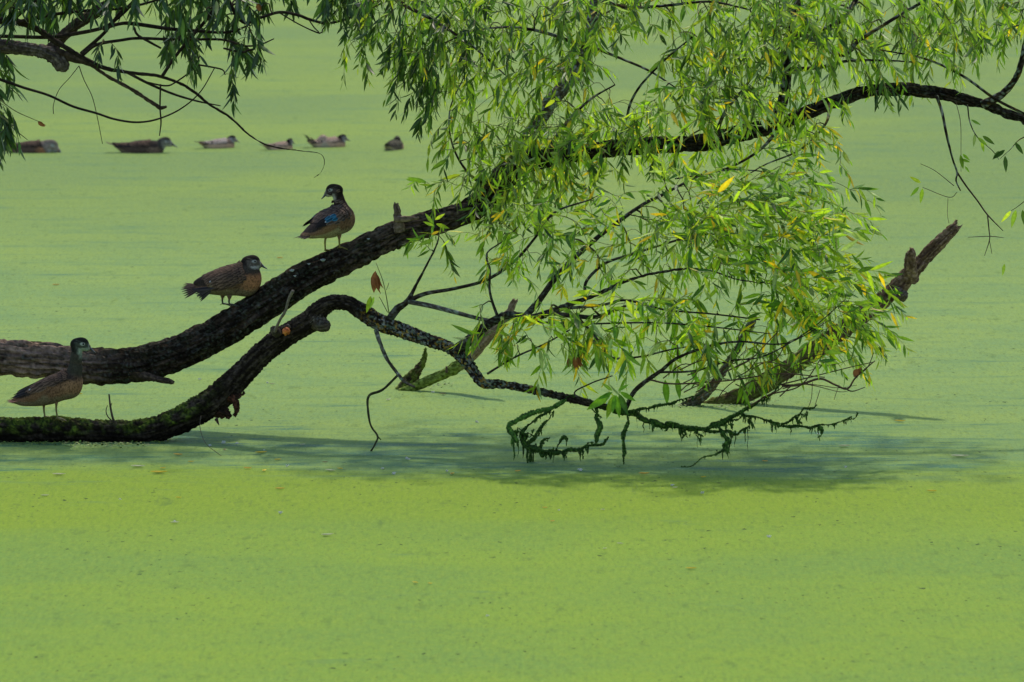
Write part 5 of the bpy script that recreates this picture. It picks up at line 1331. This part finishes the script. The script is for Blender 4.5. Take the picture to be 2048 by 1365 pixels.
swimmer('pale brown swimming duck crossed by the long drooping twig', 560, 299, 30, 0.76, headpos=(.125, 0, .100), hyaw=20, pal=lt_)
swimmer('pale brown swimming duck with raised dark tail and lifted wing tip', 658, 294, 22, 0.94, headpos=(.130, 0, .090), hyaw=10, tailtip=(-.25, 0, .135), pal=dict(lt_, tailc=(0.03, 0.035, 0.02)), extra=[(-.06, .0, .085, .035, .03, .028, 20, .02)])
swimmer('small dark duck swimming directly away beside the leaves', 788, 299, 72, 0.92, headpos=(.095, 0, .098), hyaw=25, tailtip=(-.225, 0, .06), pal=dict(lt_, flank=(0.12, 0.09, 0.06), back=(0.05, 0.045, 0.03), wing=(0.05, 0.045, 0.03), wing2=(0.09, 0.08, 0.05), tailc=(0.14, 0.15, 0.10), cheek=(0.05, 0.04, 0.03)))

# ------------------------------------------------------------------ leaves, down and twigs lying on the duckweed
def floating_leaf(label, px, py, wpx, col, ang=0.0, group='fallen leaves floating on the duckweed', ratio=0.26, curl=0.5):
    c = W(px, py); L = 1.15*wpx*c[1]/FPX; ratio *= 1.5; curl *= 1.7
    a = math.radians(ang); d = np.array([math.cos(a), math.sin(a), 0.0]); s = np.array([-d[1], d[0], 0.0])
    k = 9; V = []; C = []
    for lay in (0.0, -0.0012):
        for i in range(k):
            t = i/(k-1); w = L*ratio*0.5*math.sin(math.pi*min(1, t*1.02))**0.8*(1.05 if t < .5 else 0.95)
            zz = 0.006+lay+L*0.10*curl*(2*t-1)**2
            for j in (-1, 0, 1):
                V.append(d*L*(t-0.5)+s*(w*j+0.05*L*math.sin(3*t))+np.array([0, 0, zz+(abs(j))*w*0.45*curl]))
                C.append(np.array(col)*(1.12 if j == 0 else 1.0)*(0.75 if t > 0.9 or t < 0.06 else 1))
    F = []
    for lay in (0, 1):
        o = lay*k*3
        for i in range(k-1):
            for j in (0, 1):
                f = (o+i*3+j, o+i*3+j+1, o+(i+1)*3+j+1, o+(i+1)*3+j); F.append(f if lay == 0 else f[::-1])
    for i in range(k-1):
        for j in (0, 2): F.append((i*3+j, (i+1)*3+j, k*3+(i+1)*3+j, k*3+i*3+j))
    ob = make_obj('fallen_leaf', V, F, M_litter, None, C); ob.location = tuple(c); tag(ob, label, 'leaf', group)
YE, OR, PA, BR = (0.75, 0.52, 0.03), (0.72, 0.38, 0.04), (0.60, 0.58, 0.34), (0.20, 0.11, 0.05)
small = 'tiny yellow or tan fallen leaf lying on the duckweed'
for (x, y, w_, c, a, lab) in [
    (318, 948, 30, YE, 5, 'long yellow leaf floating below the left log end'),
    (356, 912, 18, OR, -20, 'orange leaf floating just off the end of the mossy log'),
    (529, 944, 16, YE, 70, 'bright yellow upturned leaf below the hanging hooked twig'),
    (522, 908, 22, YE, 15, 'narrow yellow leaf above the bright yellow upturned leaf'),
    (560, 980, 18, OR, 0, 'orange yellow leaf in the lit green area below the shaded strip'),
    (905, 950, 14, OR, 60, 'orange leaf left of the algae-covered hook'),
    (1288, 950, 20, OR, 5, 'orange leaf floating under the long algae rope'),
    (1864, 985, 18, YE, -10, 'lone yellow leaf on open duckweed at far right'),
    (1382, 1140, 20, YE, 0, 'single yellow leaf in the empty green foreground'),
    (1800, 845, 20, YE, -20, 'yellow leaf at the right end of the shaded streak'),
    (276, 936, 26, PA, 0, 'pale straw leaf left of the hanging thin twig'),
    (655, 1073, 24, PA, 25, 'pale straw leaf in the left foreground'),
    (1920, 916, 34, PA, 3, 'long pale straw stalk at far right'),
    (118, 952, 24, PA, 4, 'pale straw leaf near the left edge'),
    (777, 802, 14, (0.55, 0.50, 0.36), 60, 'cream curled leaf standing near the hanging twig'),
    (560, 518, 13, OR, 0, 'orange speck leaf between the two ducks on the trunk'),
    (886, 790, 14, BR, 10, 'brown curled leaf in front of the pale dead branch'),
    (355, 925, 12, BR, 80, 'small brown leaf in the shaded water')]:
    if lab.startswith('small brown'): x, y = 450, 902
    floating_leaf(lab, x, y, w_, c, a)
for i, (x, y, w_, c) in enumerate([(382, 926, 12, YE), (495, 939, 16, OR), (326, 939, 12, YE), (661, 944, 20, PA), (650, 927, 10, BR), (680, 940, 12, YE), (556, 922, 14, YE), (112, 572, 14, OR), (160, 790, 12, YE), (1036, 945, 14, OR),
    (1090, 1018, 10, OR), (1105, 1045, 10, OR), (1530, 925, 12, OR), (1407, 957, 12, YE), (357, 998, 12, YE), (1210, 1100, 10, PA), (1240, 1090, 12, PA), (350, 1048, 16, PA), (90, 994, 16, PA), (1205, 1022, 9, PA), (1690, 895, 24, PA), (1350, 978, 12, PA), (605, 892, 12, PA), (545, 770, 10, PA), (1620, 808, 8, PA), (860, 1170, 10, YE), (830, 1168, 14, YE)]):
    floating_leaf(small, x, y, w_, c, random.uniform(-40, 40), 'tiny fallen leaves on the duckweed')
# white down feathers: a small tuft of curved barbs
def down(label, px, py, wpx, group='white down feathers on the duckweed'):
    c = W(px, py); L = wpx*c[1]/FPX; acc = Acc()
    for i in range(15):
        a = random.uniform(0, 2*math.pi); r = L*0.5*random.uniform(0.6, 1); h_ = L*random.uniform(0.12, 0.5)
        d = np.array([math.cos(a), math.sin(a), 0])
        V, F, info = tube([[0, 0, .003, L*0.045], [*(d*r*0.5+np.array([0, 0, h_])), L*0.05], [*(d*r+np.array([0, 0, h_*0.8])), L*0.02]], 5, L*0.2)
        acc.add(V, F, (0.62, 0.64, 0.62))
    ob = acc.build('down_feather', M_litter); ob.location = tuple(c); tag(ob, label, 'feather', group)
down('largest white down tuft, alone on the open duckweed at lower right', 1538, 1076, 11)
down('white down tuft in the left foreground of the lit duckweed', 561, 1029, 13)
down('white down tuft beside the small brown leaf', 447, 888, 12)
for (x, y, w_) in [(474, 889, 9), (420, 893, 9), (528, 902, 6), (765, 939, 9), (788, 950, 11), (816, 921, 13), (575, 934, 9), (1160, 943, 13), (895, 944, 9), (954, 846, 10), (962, 700, 7), (866, 787, 9), (1692, 936, 9), (975, 1234, 9), (1118, 1022, 7), (1345, 973, 9), (1405, 988, 9), (400, 761, 9), (535, 768, 8), (240, 1000, 7), (350, 1045, 8), (1637, 870, 7)]:
    down('small white down feather on the duckweed', x, y, w_, 'small white down feathers')

# duckweed fronds heaped against the wood and the swimming ducks, where the film is pushed together
def fronds():
    acc = Acc(); r = random.Random(5)
    def one(x, y, z, s_, c):
        n = 6; a0 = r.uniform(0, 6.28); tx, ty = r.gauss(0, .25), r.gauss(0, .25)
        V = [(x, y, z+s_*0.35)]
        for i in range(n):
            a = a0+2*math.pi*i/n; rr = s_*r.uniform(.8, 1.1)
            V.append((x+rr*math.cos(a), y+rr*math.sin(a)*0.8, z+tx*rr*math.cos(a)+ty*rr*math.sin(a)+0.001))
        acc.add(V, [(0, 1+i, 1+(i+1) % n) for i in range(n)], c)
    cols = [(0.22, 0.33, 0.05), (0.16, 0.27, 0.05), (0.28, 0.36, 0.06), (0.10, 0.17, 0.035), (0.13, 0.20, 0.06)]
    lines = [((-60, 888), (60, 888), 90), ((60, 888), (200, 889), 190), ((200, 889), (300, 888), 150), ((300, 888), (350, 880), 50), ((795, 772), (850, 776), 60), ((830, 774), (905, 768), 60), ((1340, 812), (1420, 814), 80), ((1420, 814), (1540, 806), 110), ((1240, 934), (1254, 936), 14)]
    for (a, b, n) in lines:
        A_, B_ = W(*a), W(*b)
        for _ in range(n):
            f = r.random(); p = A_*(1-f)+B_*f
            off = abs(r.gauss(0, 0.07))
            one(p[0]+r.gauss(0, .02), p[1]-off+0.03, 0.002+max(0, 0.010-off*0.12)*r.random(), r.uniform(.003, .008), np.array(r.choice(cols))*r.uniform(.7, 1.1))
    ob = acc.build('duckweed', M_litter); ob['kind'] = 'stuff'
fronds()
